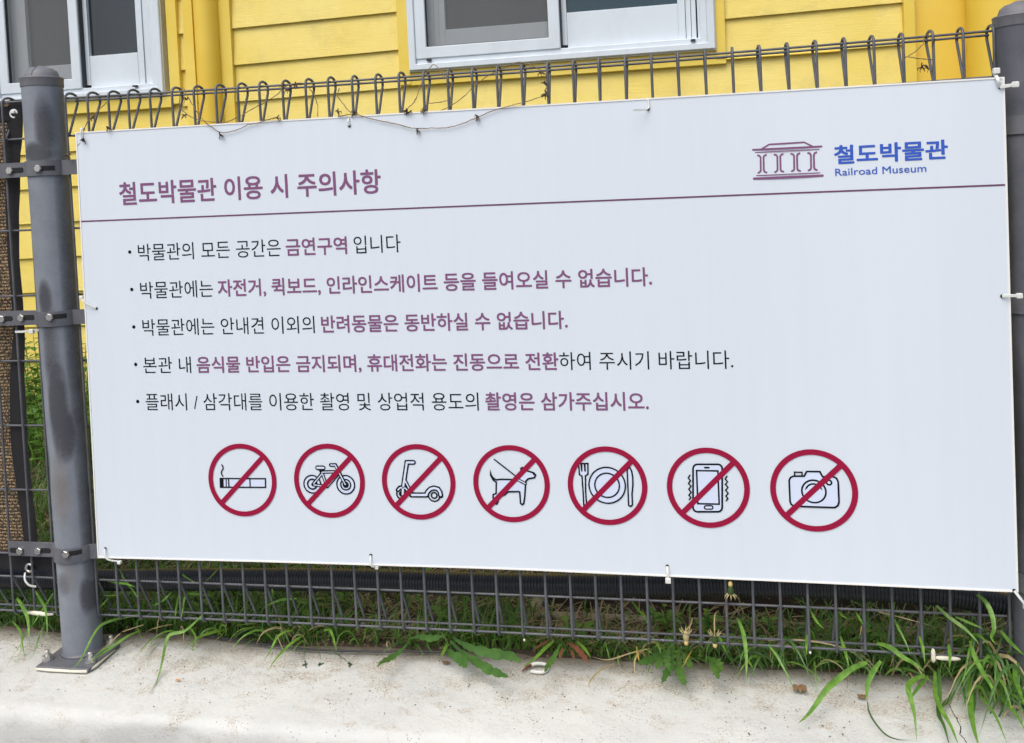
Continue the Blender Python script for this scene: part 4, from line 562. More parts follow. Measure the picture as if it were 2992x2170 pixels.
def post(label, xb, xt, ztop, mat, bands, base):
    e = empty('fence_post', (xb, 0, 0), label, 'fence post', 'round fence posts')
    mb = MB(); n = 48; v = []
    for z in (.008 if base else -.03, .3, .6, .9, ztop - .03, ztop):
        x = xb + (xt - xb) * z / 1.25
        v += [(x + R * cos(2 * pi * k / n), R * sin(2 * pi * k / n), z) for k in range(n)]
    mb.add(v, [(i * n + k, i * n + (k + 1) % n, (i + 1) * n + (k + 1) % n, (i + 1) * n + k) for i in range(5) for k in range(n)])
    o = mb.build('pole', mat, e); autosmooth(o.data)
    mb = MB(); c = (xt, 0, ztop)
    mb.lathe([(.0425, -.0005), (.0430, .002), (.0430, .016), (.0437, .0175), (.0425, .0195), (.0350, .0210), (.0335, .0260), (.0290, .0335), (.0215, .0390), (.0125, .0420), (.0095, .0435), (.006, .0452), (.0, .0455)], 48, c)
    o = mb.build('cap', CAPM, e); autosmooth(o.data, 40)
    # shallow ribs on the dome
    for a in range(3):
        t = a * 2 * pi / 3 - 1.5
        MB().tube([(xt + r * cos(t), r * sin(t), ztop + z) for r, z in ((.0345, .0225), (.0290, .0330), (.0215, .0385), (.012, .0415))], [.001, .0022, .0022, .001], 6).build('cap_rib', CAPM, e, True)
    if base:
        mb = MB(); mb.box(xb - .056, xb + .070, -.080, .030, .0035, .0105, bev=.0015)
        o = mb.build('base_plate', BAND, e)
        mb = MB(); mb.tube([(xb - .057, -.0810, .0055), (xb - .03, -.0815, .005), (xb + .03, -.0818, .005), (xb + .064, -.0805, .0055), (xb + .071, -.06, .006), (xb + .0712, .01, .006)], [.002, .0033, .0030, .0036, .0030, .0015], 8)
        mb.build('cream_paint_edge', CREAM, e, True)
        mb = MB(); mb.lathe([(R + .006, .0105), (R + .0035, .013), (R, .0165)], 48, (xb, 0, 0)); o = mb.build('weld_bead', BAND, e, True)
        for dx, dy in ((-.047, -.054), (.055, -.052), (-.043, .018), (.056, .018)):
            mb = MB()
            mb.lathe([(.011, .0108), (.011, .0135)], 20, (xb + dx, dy, 0))
            ro = random.uniform(0, 1)
            v = [(xb + dx + .0100 * cos(ro + pi / 3 * k), dy + .0100 * sin(ro + pi / 3 * k), z) for z in (.0137, .0215) for k in range(6)]
            mb.add(v, [(k, (k + 1) % 6, 6 + (k + 1) % 6, 6 + k) for k in range(6)] + [tuple(range(6, 12))])
            mb.lathe([(.0048, .0215), (.0048, .032), (.0040, .033)], 12, (xb + dx, dy, 0))
            mb.build('anchor_bolt', BOLT, e)
    for (z, xl, xr, bl) in bands:
        xc = xb + (xt - xb) * z / 1.25
        pth = [(xl, -.008)] + [(xc - R - .014, -.008), (xc - R - .006, -.009)]
        for k in range(17):
            a = pi + .26 + (pi - .52) * k / 16
            pth.append((xc + (R + .0012) * cos(a), (R + .0012) * sin(a)))
        pth += [(xc + R + .006, -.009), (xc + R + .014, -.008), (xr, -.008)]
        n = len(pth); hh = .0160; th = .0028; v = []
        for i, (x, y) in enumerate(pth):
            a = Vector(pth[max(i - 1, 0)]); b = Vector(pth[min(i + 1, n - 1)]); d = (b - a).normalized(); nn = Vector((d.y, -d.x))
            ty = .004 * max(0, (x - xc)) / .05 if x < xc + .05 else .004
            v += [(x, y, z - hh), (x + nn.x * th, y + nn.y * th, z - hh), (x + nn.x * th, y + nn.y * th, z + hh), (x, y, z + hh)]
        ff = []
        for i in range(n - 1):
            for q in range(4): ff.append((i * 4 + q, (i + 1) * 4 + q, (i + 1) * 4 + (q + 1) % 4, i * 4 + (q + 1) % 4))
        ff += [(3, 2, 1, 0), ((n - 1) * 4, (n - 1) * 4 + 1, (n - 1) * 4 + 2, (n - 1) * 4 + 3)]
        o = MB().add(v, ff).build('clamp_band', BAND, e); autosmooth(o.data, 30)
        for (bx, bz, on, sdx) in bl:
            if on:
                yy = -math.sqrt(max(0, (R + .0012) ** 2 - (bx - xc) ** 2)) - th
                rel = [-.018, 0, .018]
                pts = [(bx + .008 + q, -math.sqrt(max(0, (R + .0045) ** 2 - (bx + .008 + q - xc) ** 2)), bz) for q in (-.018, -.009, 0, .009, .018)]
            else:
                yy = -.0108
            sm = MB()
            if on:
                vv = []
                for (px_, py_, pz_) in pts: vv += [(px_, py_, pz_ - .0052), (px_, py_, pz_ + .0052)]
                sm.add(vv, [(2 * i, 2 * i + 2, 2 * i + 3, 2 * i + 1) for i in range(4)])
            else: stadium(sm, bx + sdx, bz, .036, .0115, -.0112)
            sl_ = sm.build('slot', DARK, o)
            mb = MB(); bolt(mb, bx, yy - .0006, bz); mb.build('bolt', BOLT, o)
    return e
post('paint-stained grey round fence post bolted to the kerb on a square base plate', -.0445, -.0575, 1.2490, POST1,
     [(1.0725, -.30, .040, [(-.1404, 1.0718, 0, .016), (-.0445, 1.0716, 1, 0)]),
      (.7490, -.30, .040, [(-.1845, .7481, 0, .008), (-.1362, .7497, 0, .016), (-.0400, .7540, 1, 0)]),
      (.2345, -.209, .040, [(-.1775, .2308, 0, -.010), (-.1319, .2322, 0, .013), (-.0370, .2410, 1, 0)])], True)
post('dark grey round fence post partly covered by the notice board edge', 1.8960, 1.8910, 1.2250, POST2,
     [(1.052, 1.80, 2.02, []), (.738, 1.80, 2.02, []), (.240, 1.80, 2.02, [])], False)

# ------------------------------------------------------------ shade net
net = empty('shade_net', (-.3, .02, .2), 'tan knitted shade net with black webbing hem tied behind the wires', 'shade net')
A = spline(NET_A, 3); B = spline(NET_B, 3)
mb = MB(); NXn = 14; v = []
for i, p in enumerate(A):
    for j in range(NXn + 1):
        x = -.95 + (p.x + .95) * j / NXn
        v.append((x, .022 + .006 * nz(x, p.z, 0, 9) + .004 * nz(x, p.z, 3, 25), p.z))
n = NXn + 1
mb.add(v, [(i * n + j, i * n + j + 1, (i + 1) * n + j + 1, (i + 1) * n + j) for i in range(len(A) - 1) for j in range(NXn)])
mb.build('net_fabric', NET, net, True)
v = []
for i, (p, q) in enumerate(zip(A, B)):
    for j in range(5):
        t = j / 4; w = p.lerp(q, t); v.append((w.x, .0165 + .004 * nz(w.x, w.z, 0, 12) - .002 * sin(pi * t), w.z))
MB().add(v, [(i * 5 + j, i * 5 + j + 1, (i + 1) * 5 + j + 1, (i + 1) * 5 + j) for i in range(len(A) - 1) for j in range(4)]).build('edge_webbing', WEB, net, True)
v = [];
for j in range(30):
    x = -.95 + (.862) * j / 29; z0 = .166 + .012 * ((x + .95) / .86); v += [(x, .0150, z0), (x, .0145, z0 + .042)]
MB().add(v, [(2 * j, 2 * j + 2, 2 * j + 3, 2 * j + 1) for j in range(29)]).build('bottom_webbing', WEB, net, True)
MB().add([(-.95, .0150, 1.175), (-.128, .0150, 1.183), (-.122, .0150, 1.216), (-.95, .0150, 1.212)], [(0, 1, 2, 3)]).build('top_webbing', WEB, net)
def torus(cx, cy, cz, R1, r, axis='y', n=20):
    return [(cx + R1 * cos(2 * pi * k / n), cy, cz + R1 * sin(2 * pi * k / n)) for k in range(n + 1)]
MB().tube(torus(-.1755, .010, .183, .0085, .003), .003, 8).build('grommet', BOLT, net, True)

# ------------------------------------------------------------ corrugated conduit
PC = spline([(-.95, .098, .118), (-.6, .095, .115), (-.2, .092, .122), (-.025, .09, .126), (.25, .09, .137), (.53, .09, .146), (.91, .09, .150), (1.2, .09, .160), (1.43, .09, .169), (1.725, .09, .166), (1.85, .093, .149), (2.0, .10, .115), (2.3, .14, .06)], 8)
dist = [0]
for a, b in zip(PC, PC[1:]): dist.append(dist[-1] + (b - a).length)
tot = dist[-1]; stp = .0066; npts = []; rs = []
i = 0; s_ = 0
while s_ < tot:
    while dist[i + 1] < s_: i += 1
    p = PC[i].lerp(PC[i + 1], (s_ - dist[i]) / max(1e-6, dist[i + 1] - dist[i]))
    k = len(npts) % 4
    npts.append(p); rs.append((.0196, .0232, .0240, .0210)[k] + .0003); s_ += stp / 4
o = MB().tube(npts, rs, 20).build('corrugated_pipe', PIPE, None, True)
tag(o, 'black corrugated conduit pipe running behind the fence under the notice board', 'pipe')
o = MB().tube(spline([(.18, .085, .012), (.35, .06, .010), (.47, .052, .008), (.62, .056, .009), (.68, .058, .012), (.8, .07, .010)], 6), .0022, 6).build('black_cable', PIPE, None, True)
tag(o, 'thin black cable lying along the soil edge of the kerb', 'cable')

# ------------------------------------------------------------ notice board
def ys(X):
    t = min(1, max(0, (X - 1.40) / .45)); return -.0155 - .037 * t * t * (3 - 2 * t)
(xa, za), (xb_, zb_), (xc_, zc_), (xd, zd) = SIGN_C
sign = empty('notice_board', (.94, -.0155, .22), 'large white museum rules notice board with pictograms hung on the fence', 'sign')
NU, NV = 60, 12
def edge_z(E, x):
    for (xa_, za_), (xb2, zb2) in zip(E, E[1:]):
        if x <= xb2 or (xb2, zb2) == tuple(E[-1]): return za_ + (zb2 - za_) * (x - xa_) / (xb2 - xa_)
def sp_(u, v): # v 0 bottom .. 1 top; the lower edge is very slightly arched
    x = (xd + (xc_ - xd) * u) * (1 - v) + (xa + (xb_ - xa) * u) * v
    z = (zd + (zc_ - zd) * u) * (1 - v) + (za + (zb_ - za) * u) * v
    return x, edge_z(EDGE_B, x) * (1 - v) + edge_z(EDGE_T, x) * v
v = []; f = []
for side in (0, 1):
    for j in range(NV + 1):
        for i in range(NU + 1):
            x, z = sp_(i / NU, j / NV); v.append((x, ys(x) + .0045 * side, z))
n1 = NU + 1; off = n1 * (NV + 1)
for j in range(NV):
    for i in range(NU):
        a = j * n1 + i; f.append((a, a + 1, a + n1 + 1, a + n1)); f.append((off + a, off + a + n1, off + a + n1 + 1, off + a + 1))
o = MB().add(v, f).build('panel', SIGN, sign, True)
loop = [(i, 0) for i in range(NU)] + [(NU, j) for j in range(NV)] + [(i, NV) for i in range(NU, 0, -1)] + [(0, j) for j in range(NV, 0, -1)]
pts = []
for i, j in loop:
    x, z = sp_(i / NU, j / NV); pts.append((x, z))
v = []
cx, cz = .94, .68
for (i, j), (x, z) in zip(loop, pts):
    ox = (.0016 if i == NU else (-.0016 if i == 0 else 0)); oz = (.0016 if j == NV else (-.0016 if j == 0 else 0))
    ix = (-.0012 if i == NU else (.0012 if i == 0 else 0)); iz = (-.0012 if j == NV else (.0012 if j == 0 else 0))
    y = ys(x)
    v += [(x + ix, y - .0012, z + iz), (x + ox, y - .0012, z + oz), (x + ox, y + .0057, z + oz), (x + ix, y + .0057, z + iz)]
n = len(loop)
MB().add(v, [(4 * i + q, 4 * ((i + 1) % n) + q, 4 * ((i + 1) % n) + (q + 1) % 4, 4 * i + (q + 1) % 4) for i in range(n) for q in range(4)]).build('edge_trim', EDGE, sign)

# print: everything lies a fraction of a millimetre proud of the panel
LAY = [0]
def lay(base):
    LAY[0] += 1; return base + .00003 * (LAY[0] % 12)
def stroke(mb, pts, w, closed, dep):
    P = [Vector(p) for p in pts]; n = len(P)
    if not closed and n == 2 and (P[1] - P[0]).length > .3:
        P = [P[0].lerp(P[1], k / 60) for k in range(61)]; n = 61
    L_, R_ = [], []
    for i in range(n):
        a = P[i - 1] if (closed or i > 0) else None; b = P[(i + 1) % n] if (closed or i < n - 1) else None
        d1 = (P[i] - a).normalized() if a is not None and (P[i] - a).length > 1e-7 else None; d2 = (b - P[i]).normalized() if b is not None and (b - P[i]).length > 1e-7 else None
        if d1 is None: d1 = d2
        if d2 is None: d2 = d1
        nn = Vector((-d1.y - d2.y, d1.x + d2.x))
        nn = nn.normalized() if nn.length > 1e-6 else Vector((-d1.y, d1.x))
        k = 1 / max(.5, nn.dot(Vector((-d1.y, d1.x))))
        L_.append(P[i] + nn * k * w / 2); R_.append(P[i] - nn * k * w / 2)
    v = []
    for a, b in zip(L_, R_): v += [(a.x, ys(a.x) - dep, a.y), (b.x, ys(b.x) - dep, b.y)]
    f = [(2 * i + 1, 2 * i, 2 * ((i + 1) % n), 2 * ((i + 1) % n) + 1) for i in range(n if closed else n - 1)]
    mb.add(v, f)
    if not closed and w > .0022:   # rounded ends
        for c in (P[0], P[-1]): disc(mb, c, w / 2, dep + .00001, 14)
def disc(mb, c, r, dep, n=28):
    mb.add([(c[0] + r * cos(2 * pi * k / n), ys(c[0] + r * cos(2 * pi * k / n)) - dep, c[1] + r * sin(2 * pi * k / n)) for k in range(n)], [tuple(range(n))])
K = .000775 / 3.0294 * 1.15
def wd(n): return n * K
# lettering
def text_mesh(s, off):
    c = bpy.data.curves.new('t', 'FONT'); c.body = s; c.size = 1; c.offset = off; c.resolution_u = 3
    o = bpy.data.objects.new('t', c); COL.objects.link(o); C.view_layer.update()
    me = bpy.data.meshes.new_from_object(o.evaluated_get(C.evaluated_depsgraph_get()))
    co = [tuple(q.co) for q in me.vertices]; fs = [tuple(p.vertices) for p in me.polygons]
    bpy.data.objects.remove(o); bpy.data.meshes.remove(me); bpy.data.curves.remove(c)
    return co, fs
ref, _ = text_mesh('박', 0); ry0 = min(q[1] for q in ref); ry1 = max(q[1] for q in ref)
refR, _ = text_mesh('R', 0); rr0 = min(q[1] for q in refR); rr1 = max(q[1] for q in refR)
STY = {'B': (PURPLE, .018), 'P': (PURPLE, .017), 'L': (INK, 0), 'K': (BLUE, .026), 'R': (BLUE, .010)}
for zb, h, runs in TEXT:
    for s, stl, x0, x1 in runs:
        mat, r = STY[stl]
        co, fs = text_mesh(s, -.001 if stl == 'L' else 0)
        a, b = (rr0, rr1) if stl == 'R' else (ry0, ry1)
        tx0, tx1 = min(q[0] for q in co), max(q[0] for q in co)
        kz = (h - 2 * r * h) / (b - a); kx = (x1 - x0 - 2 * r * h) / (tx1 - tx0)
        mb = MB()
        offs = [(0, 0)] if r == 0 else [(0, 0)] + [(cos(t * pi / 4) * (1 if t % 2 == 0 else 1.15), sin(t * pi / 4) * (1 if t % 2 == 0 else 1.15)) for t in range(8)]
        for q, (ox, oy) in enumerate(offs):
            vv = []
            for (x, y, z) in co:
                X = x0 + r * h + (x - tx0) * kx + ox * r * h * (1.0 if stl != 'K' else 1.1); Z = zb + r * h + (y - a) * kz + oy * r * h
                vv.append((X, ys(X) - .0004 - .00003 * q, Z))
            mb.add(vv, fs)
        mb.build('lettering', mat, sign)
for c in BULLETS:
    mb = MB(); disc(mb, c, .0037, .0006); mb.build('bullet_dot', INK, sign)
mb = MB(); a, b = Vector(DIVIDER[0]), Vector(DIVIDER[1]); stroke(mb, [a.lerp(b, k / 80) for k in range(81)], .0031, False, .0005); mb.build('divider_rule', RULE, sign)
mb = MB()
for _, w, cl, pts in ICON: stroke(mb, pts, wd(w), cl, lay(.0004))
mb.build('museum_emblem', PURPLE, sign)
for k, (items, c) in enumerate(zip(PICTO, RINGS)):
    ring = MB(); r1, r0 = .0770, .0666; n = 64; v = []
    for i in range(n):
        a = 2 * pi * i / n
        for r in (r0, r1):
            X = c[0] + r * cos(a); v.append((X, ys(X) - .0013, c[1] + r * sin(a)))
    ring.add(v, [(2 * i, 2 * ((i + 1) % n), 2 * ((i + 1) % n) + 1, 2 * i + 1) for i in range(n)])
    ro = ring.build('prohibition_ring', RED, sign)
    sl = MB(); q = .0675 * .7071; stroke(sl, [(c[0] - q, c[1] - q), (c[0], c[1]), (c[0] + q, c[1] + q)], .0104, False, .00125)
    sl.build('slash', RED, ro)
    st_, wh = MB(), MB()
    def fan(mb, pts, dep):
        # ear clip through bmesh triangulation
        mb.add([(x, ys(x) - dep, z) for x, z in pts], [tuple(range(len(pts)))])
    for it in items:
        if it[0] == 'F': fl = MB(); fan(fl, it[1], lay(.0004)); fl.build('pictogram_fill', PALE, ro)
        elif it[0] == 'B': fan(st_, it[1], lay(.0008))
        elif it[0] == 'S': stroke(st_, it[3], wd(it[1]), it[2], lay(.0008))
        elif it[0] == 'W': stroke(wh, it[3], wd(it[1]), it[2], .0012)
        elif it[0] == 'C':
            (x, z), r, w, fi = it[1], it[2], it[3], it[4]
            cp = [(x + r * cos(2 * pi * t / 36), z + r * sin(2 * pi * t / 36)) for t in range(36)]
            if fi == 1: fl = MB(); disc(fl, (x, z), r, lay(.0004), 36); fl.build('pictogram_fill', PALE, ro)
            stroke(st_, cp, wd(w), True, lay(.0008))
    st_.build('pictogram_outline', INK, ro)
    if wh.v: wh.build('pictogram_highlight', PALE, ro)
# ------------------------------------------------------------ cable ties
def tie(label, pts, head=None, hole=None, w=.0042, hs=.0075):
    w *= .82; hs *= .85
    e = empty('cable_tie', pts[0], label, 'cable tie', 'white cable ties holding the board and net')
    P = spline(pts, 5); v = []
    for i, p in enumerate(P):
        t = (P[min(i + 1, len(P) - 1)] - P[max(i - 1, 0)]).normalized(); s = t.cross(Vector((0, 1, 0.01)))
        s = s.normalized() if s.length > .05 else Vector((1, 0, 0)); nn = t.cross(s).normalized()
        if nn.y > 0: nn = -nn
        for a, b in ((-1, 0), (-.8, 1), (.8, 1), (1, 0)): v.append(p + s * a * w / 2 + nn * b * .0013)
    f = [(4 * i + k, 4 * i + 4 + k, 4 * i + 4 + (k + 1) % 4, 4 * i + (k + 1) % 4) for i in range(len(P) - 1) for k in range(4)] + [(0, 1, 2, 3), tuple(4 * (len(P) - 1) + k for k in (3, 2, 1, 0))]
    MB().add(v, f).build('strap', TIE, e)
    if head:
        x, y, z = head; MB().box(x - hs / 2, x + hs / 2, y - .004, y + .003, z - hs / 2, z + hs / 2, bev=.0012).build('head', TIE, e)
    if hole:
        x, z = hole; mb = MB(); disc(mb, (x, z), .0032, .0016, 14); mb.build('punched_hole', DARK, e)
H = HOLES
def hp(k, d=.004): return (H[k][0], ys(H[k][0]) - d, H[k][1])
tie('white cable tie crossing upright over the board corner beside the dark post', [hp('tr1', .002), (H['tr_top'][0] - .001, ys(1.84) - .006, H['tr1'][1] + .012), (H['tr_top'][0] - .004, ys(1.84) + .006, H['tr_top'][1] + .004)], (H['tr_top'][0] - .002, ys(1.84) - .001, H['tr_top'][1] + .003), None, .0075, .012)
tie('white cable tie running sideways from the upper board corner to the dark post', [hp('tr1', .003), ((H['tr1'][0] + H['tr_r'][0]) / 2, ys(1.85) - .007, H['tr1'][1] + .001), (H['tr_r'][0] + .003, ys(1.86) - .004, H['tr_r'][1])], (H['tr_r'][0], ys(1.86) - .005, H['tr_r'][1]), H['tr1'], .0075, .012)
tie('white cable tie midway up the board edge next to the dark post', [hp('mr', .002), ((H['mr'][0] + H['mrh'][0]) / 2, ys(1.85) - .007, H['mr'][1] + .001), (H['mrh'][0] + .004, ys(1.86) - .003, H['mrh'][1])], (H['mrh'][0] + .001, ys(1.86) - .005, H['mrh'][1]), H['mr'], .0065, .011)
tie('white cable tie slanting to a hole midway up the board edge near the stained post', [(H['mlh'][0] - .006, .004, H['mlh'][1] + .003), (H['mlh'][0] + .002, -.020, H['mlh'][1] - .001), ((H['ml'][0] + H['mlh'][0]) / 2, -.0225, (H['ml'][1] + H['mlh'][1]) / 2 - .001), hp('ml', .002)], (H['mlh'][0] - .003, -.014, H['mlh'][1] + .002), H['ml'], .0045, .008)
tie('white cable tie curling under the lower board corner near the stained post', [hp('bl', .002), (H['bl'][0] + .001, -.022, H['bl'][1] - .012), (H['bl'][0] + .010, -.022, H['bl'][1] - .022), (H['bl2'][0], -.016, H['bl2'][1])], (H['bl2'][0] + .001, -.016, H['bl2'][1] - .002), H['bl'], .004, .009)
tie('white cable tie below the bicycle pictogram looping under the board edge', [hp('b2', .002), (H['b2'][0] + .0005, -.022, H['b2'][1] - .010), (H['b2'][0] + .003, -.022, H['b2'][1] - .020), (H['b2b'][0], -.012, H['b2b'][1] + .001)], (H['b2b'][0] + .001, -.012, H['b2b'][1]), H['b2'], .0045, .008)
tie('white cable tie below the plate pictogram with its square head hanging down', [hp('b3', .002), (H['b3'][0] + .0004, -.022, H['b3'][1] - .012), (H['b3b'][0], -.021, H['b3b'][1])], (H['b3b'][0], -.021, H['b3b'][1] - .002), H['b3'], .006, .012)
tie('white cable tie slanting off the lower board corner beside the dark post', [hp('br', .002), ((H['br'][0] + H['brb'][0]) / 2, ys(1.85) - .006, (H['br'][1] + H['brb'][1]) / 2), (H['brb'][0], ys(1.85) - .004, H['brb'][1])], (H['brb'][0], ys(1.85) - .004, H['brb'][1]), H['br'], .006, .012)
tie('white cable tie with a long loose tail above the museum emblem side', [(H['tm'][0] + .001, ys(1.24) - .0015, H['tm'][1] + .018), (H['tm'][0] + .001, ys(1.24) - .003, H['tm'][1] + .004), (H['tm'][0] - .006, ys(1.24) - .010, H['tm'][1] - .001), (H['tm2'][0], ys(1.24) - .030, H['tm2'][1] - .002)], None, H['tm'], .0045)
tie('short white cable tie at the upper board corner near the stained post', [(H['tl'][0] - .001, -.004, H['tl'][1] + .003), (H['tl'][0], -.021, H['tl'][1] - .001), hp('tl2', .002)], (H['tl'][0], -.016, H['tl'][1] + .002), H['tl2'], .0035, .007)
tie('small white cable tie over the board top edge above the title lettering', [(H['t2'][0], -.010, H['t2'][1] + .008), (H['t2'][0], -.019, H['t2'][1] - .001), hp('t22', .002)], None, H['t22'], .0035)
tie('white cable tie knotting the net hem to the band below the middle clamp', [(-.158, -.006, .718), (-.135, -.012, .719), (-.115, -.010, .7205), (-.100, -.004, .721)], (-.114, -.010, .719), None, .006, .012)
tie('white cable tie holding the net top corner to the upper wire', torus(-.1285, -.004, 1.196, .0085, .001, n=10)[:9], (-.126, -.007, 1.199), None, .004, .008)
tie('white cable tie curling down from the steel grommet of the net', [(-.1755, -.004, .178), (-.172, -.010, .165), (-.162, -.010, .153), (-.150, -.004, .1475)], None, None, .0055)

# ------------------------------------------------------------ dried vines
VL = ['dry vine hooked over the top wire and drooping onto the board above its title', 'short dry vine climbing the corner of the board near the stained post', 'long dry vine slung behind the wires ahead of the yellow column', 'dry vine hanging loose from the top wires below the downpipe',
      'dry vine sagging across the upper face of the white board', 'small curled vine twisted around one wire in the middle of the board top', 'dry vine looping over the top wire under the large window corner', 'dry vine crossing diagonally below the large window with round seed pods',
      'short thin vine bridging two wires below the large window', 'forked dry twig caught in the top wires near the dark post', 'dry twig carrying two dark dead buds near the dark post', 'scrap of dry tendril clinging beside the top clamp band']
def knot(c, parent, s=.006):
    mb = MB(); c = Vector(c)
    for k in range(6):
        d = Vector((random.uniform(-1, 1), random.uniform(-.6, .3), random.uniform(-1, .8))).normalized()
        p = [c, c + d * s * .5, c + d * s + Vector((random.uniform(-1, 1), 0, random.uniform(-1, 1))) * s * .4, c + d * s * 1.3 + Vector((0, 0, -s * .5))]
        mb.tube(spline(p, 2), [.0011, .0014, .0012, .001, .0008, .0006, .0003][:7], 5)
    mb.lathe([(0, -s * .35), (s * .28, -s * .2), (s * .36, 0), (s * .25, s * .25), (0, s * .35)], 7, c)
    mb.build('dry_knot', KNOT, parent, True)
for (pts, kn), lb in zip(VINES, VL):
    e = empty('dried_vine', pts[0], lb, 'dry vine', 'dead climbing vines on the fence')
    P = spline(pts, 5)
    P = [p + Vector((random.uniform(-1, 1), random.uniform(-.5, .5), random.uniform(-1, 1))) * .0007 for p in P]
    MB().tube(P, [.0009 * random.uniform(.8, 1.25) for _ in P], 5).build('stem', VINE, e, True)
    for kpt in kn: knot(kpt, e)

# ------------------------------------------------------------ foliage
def blade_verts(P, w, shape=0, vfold=.25, up=Vector((0, -1, .55))):
    v = []; n = len(P)
    for i, p in enumerate(P):
        t = i / (n - 1); tg = (P[min(i + 1, n - 1)] - P[max(i - 1, 0)])
        tg = tg.normalized() if tg.length > 1e-7 else Vector((0, 0, 1))
        s = tg.cross(up); s = s.normalized() if s.length > .05 else Vector((1, 0, 0)); nn = s.cross(tg)
        if shape == 0: k = min(1, .55 + 1.6 * t) * (1 - max(0, (t - .35) / .65) ** 1.7)
        else: k = (.2 + .8 * sin(pi * min(1, t * .98 + .02) ** 1.25)) * (1.0 if t < .97 else .4) * (1 + .16 * sin(t * 34) + .08 * sin(t * 71))
        if shape == 2: k *= .55 + .75 * ((t * 6.5) % 1.0)
        hw = w * .5 * max(.02, k)
        v += [p + s * hw, p - nn * hw * vfold, p - s * hw]
    return v, [(3 * i + a, 3 * i + a + 1, 3 * i + a + 4, 3 * i + a + 3) for i in range(n - 1) for a in (0, 1)]
BINS = [(-9, -.085, 'tuft of long bent grass spilling over the kerb beside the base plate, net side'), (-.085, .125, 'grass tuft drooping across the foot of the stained post'), (.125, .36, 'grass tuft with one long blade hanging down the kerb face'),
        (.36, .60, 'sparse weed clump with thin stalks ending in green seed heads'), (.60, .98, 'broad leaved dandelion rosette lying over the kerb edge'), (.98, 1.13, 'small weed with reddish brown leaves at the kerb edge'),
        (1.13, 1.34, 'mixed dry and green grass below the plate pictogram'), (1.34, 1.52, 'upright grass tuft between the drooping dandelion heads and the corner'), (1.52, 1.66, 'long arching grass blades sprawling over the cracked kerb, ahead of the crack'),
        (1.66, 1.76, 'dense hanging grass blades around the kerb crack'), (1.76, 99, 'thick grass clump burying the foot of the dark post')]
tufts = []
for a, b, lb in BINS: tufts.append(empty('grass_tuft', (max(-.2, min(1.9, (a + b) / 2)), .05, .0), lb, 'grass tuft', 'grass tufts spilling over the kerb'))
for c, w, pts in BLADES:
    mx_ = sum(p[0] for p in pts) / len(pts)
    k = [i for i, (a, b, _) in enumerate(BINS) if a <= mx_ < b][0]
    P = spline(pts, 5)
    broad = w >= .0165 or (w > .0125 and .5 < mx_ < 1.1)
    lobed = broad and mx_ > 1.1
    if broad: P = spline(pts, 12)
    v, f = blade_verts(P, w * (.70 if not broad else .80), 2 if lobed else 1 if broad else 0)
    w *= 1
    link('leaf' if broad else 'blade', MB().add(v, f).mesh('blade'), tufts[k], LEAF[3 if broad and c == 0 else c], True)
    if c == 2 and mx_ < .7 :
        mb = MB(); tip = P[-1]
        for q in range(7):
            d = Vector((random.uniform(-1, 1), random.uniform(-1, .2), random.uniform(-.8, .8))).normalized()
            mb.tube([tip, tip + d * .004, tip + d * .0075], [.0008, .0018, .0004], 5)
        mb.build('seed_head', LEAF[2], tufts[k], True)
# more short blades growing from the soil edge in each tuft
for k, (a, b, _) in enumerate(BINS):
    a = max(a, -.33); b = min(b, 2.1)
    cnt = int((b - a) * (120 if a < 1.0 else 260))
    if 4 <= k <= 5: cnt = int(cnt * .5)
    for _i in range(cnt):
        x = random.uniform(a, b); y = soil_edge(x) + random.uniform(-.01, .05); L_ = random.uniform(.03, .10) * (1.5 if a > 1.3 else 1)
        d = Vector((random.uniform(-.9, .9), -random.uniform(.1, 1.0), 0))
        h = random.uniform(.3, .9) * L_
        p0 = Vector((x, y, .004)); p1 = p0 + d * L_ * .35 + Vector((0, 0, h * .7)); p2 = p0 + d * L_ * .75 + Vector((0, 0, h * .7)); p3 = p0 + d * L_ + Vector((random.uniform(-.01, .01), 0, max(-.0, h * .25)))
        lim = -.05 if a < 1.2 else -.12
        if p3.y < lim: p3.y = lim
        v, f = blade_verts(spline([p0, p1, p2, p3], 3), random.uniform(.0020, .0052))
        link('blade', MB().add(v, f).mesh('blade'), tufts[k], LEAF[random.choice((0, 0, 3, 3, 3, 1, 2))], True)

# rank growth round the buried foot of the far post
for _i in range(170):
    a_ = random.uniform(0, 2 * pi); x = 1.90 + random.uniform(-.10, .13); y = random.uniform(-.045, .10); L_ = random.uniform(.06, .17)
    d = Vector((random.uniform(-.9, .6), -random.uniform(.0, 1.0), 0)); h = random.uniform(.5, 1) * L_
    p0 = Vector((x, y, .0)); p1 = p0 + d * L_ * .25 + Vector((0, 0, h * .75)); p2 = p0 + d * L_ * .6 + Vector((0, 0, h * .85)); p3 = p0 + d * L_ * .95 + Vector((0, 0, h * .35))
    v, f = blade_verts(spline([p0, p1, p2, p3], 3), random.uniform(.003, .0075))
    link('blade', MB().add(v, f).mesh('blade'), tufts[-1], LEAF[random.choice((0, 0, 3, 3, 3, 2, 1))], True)

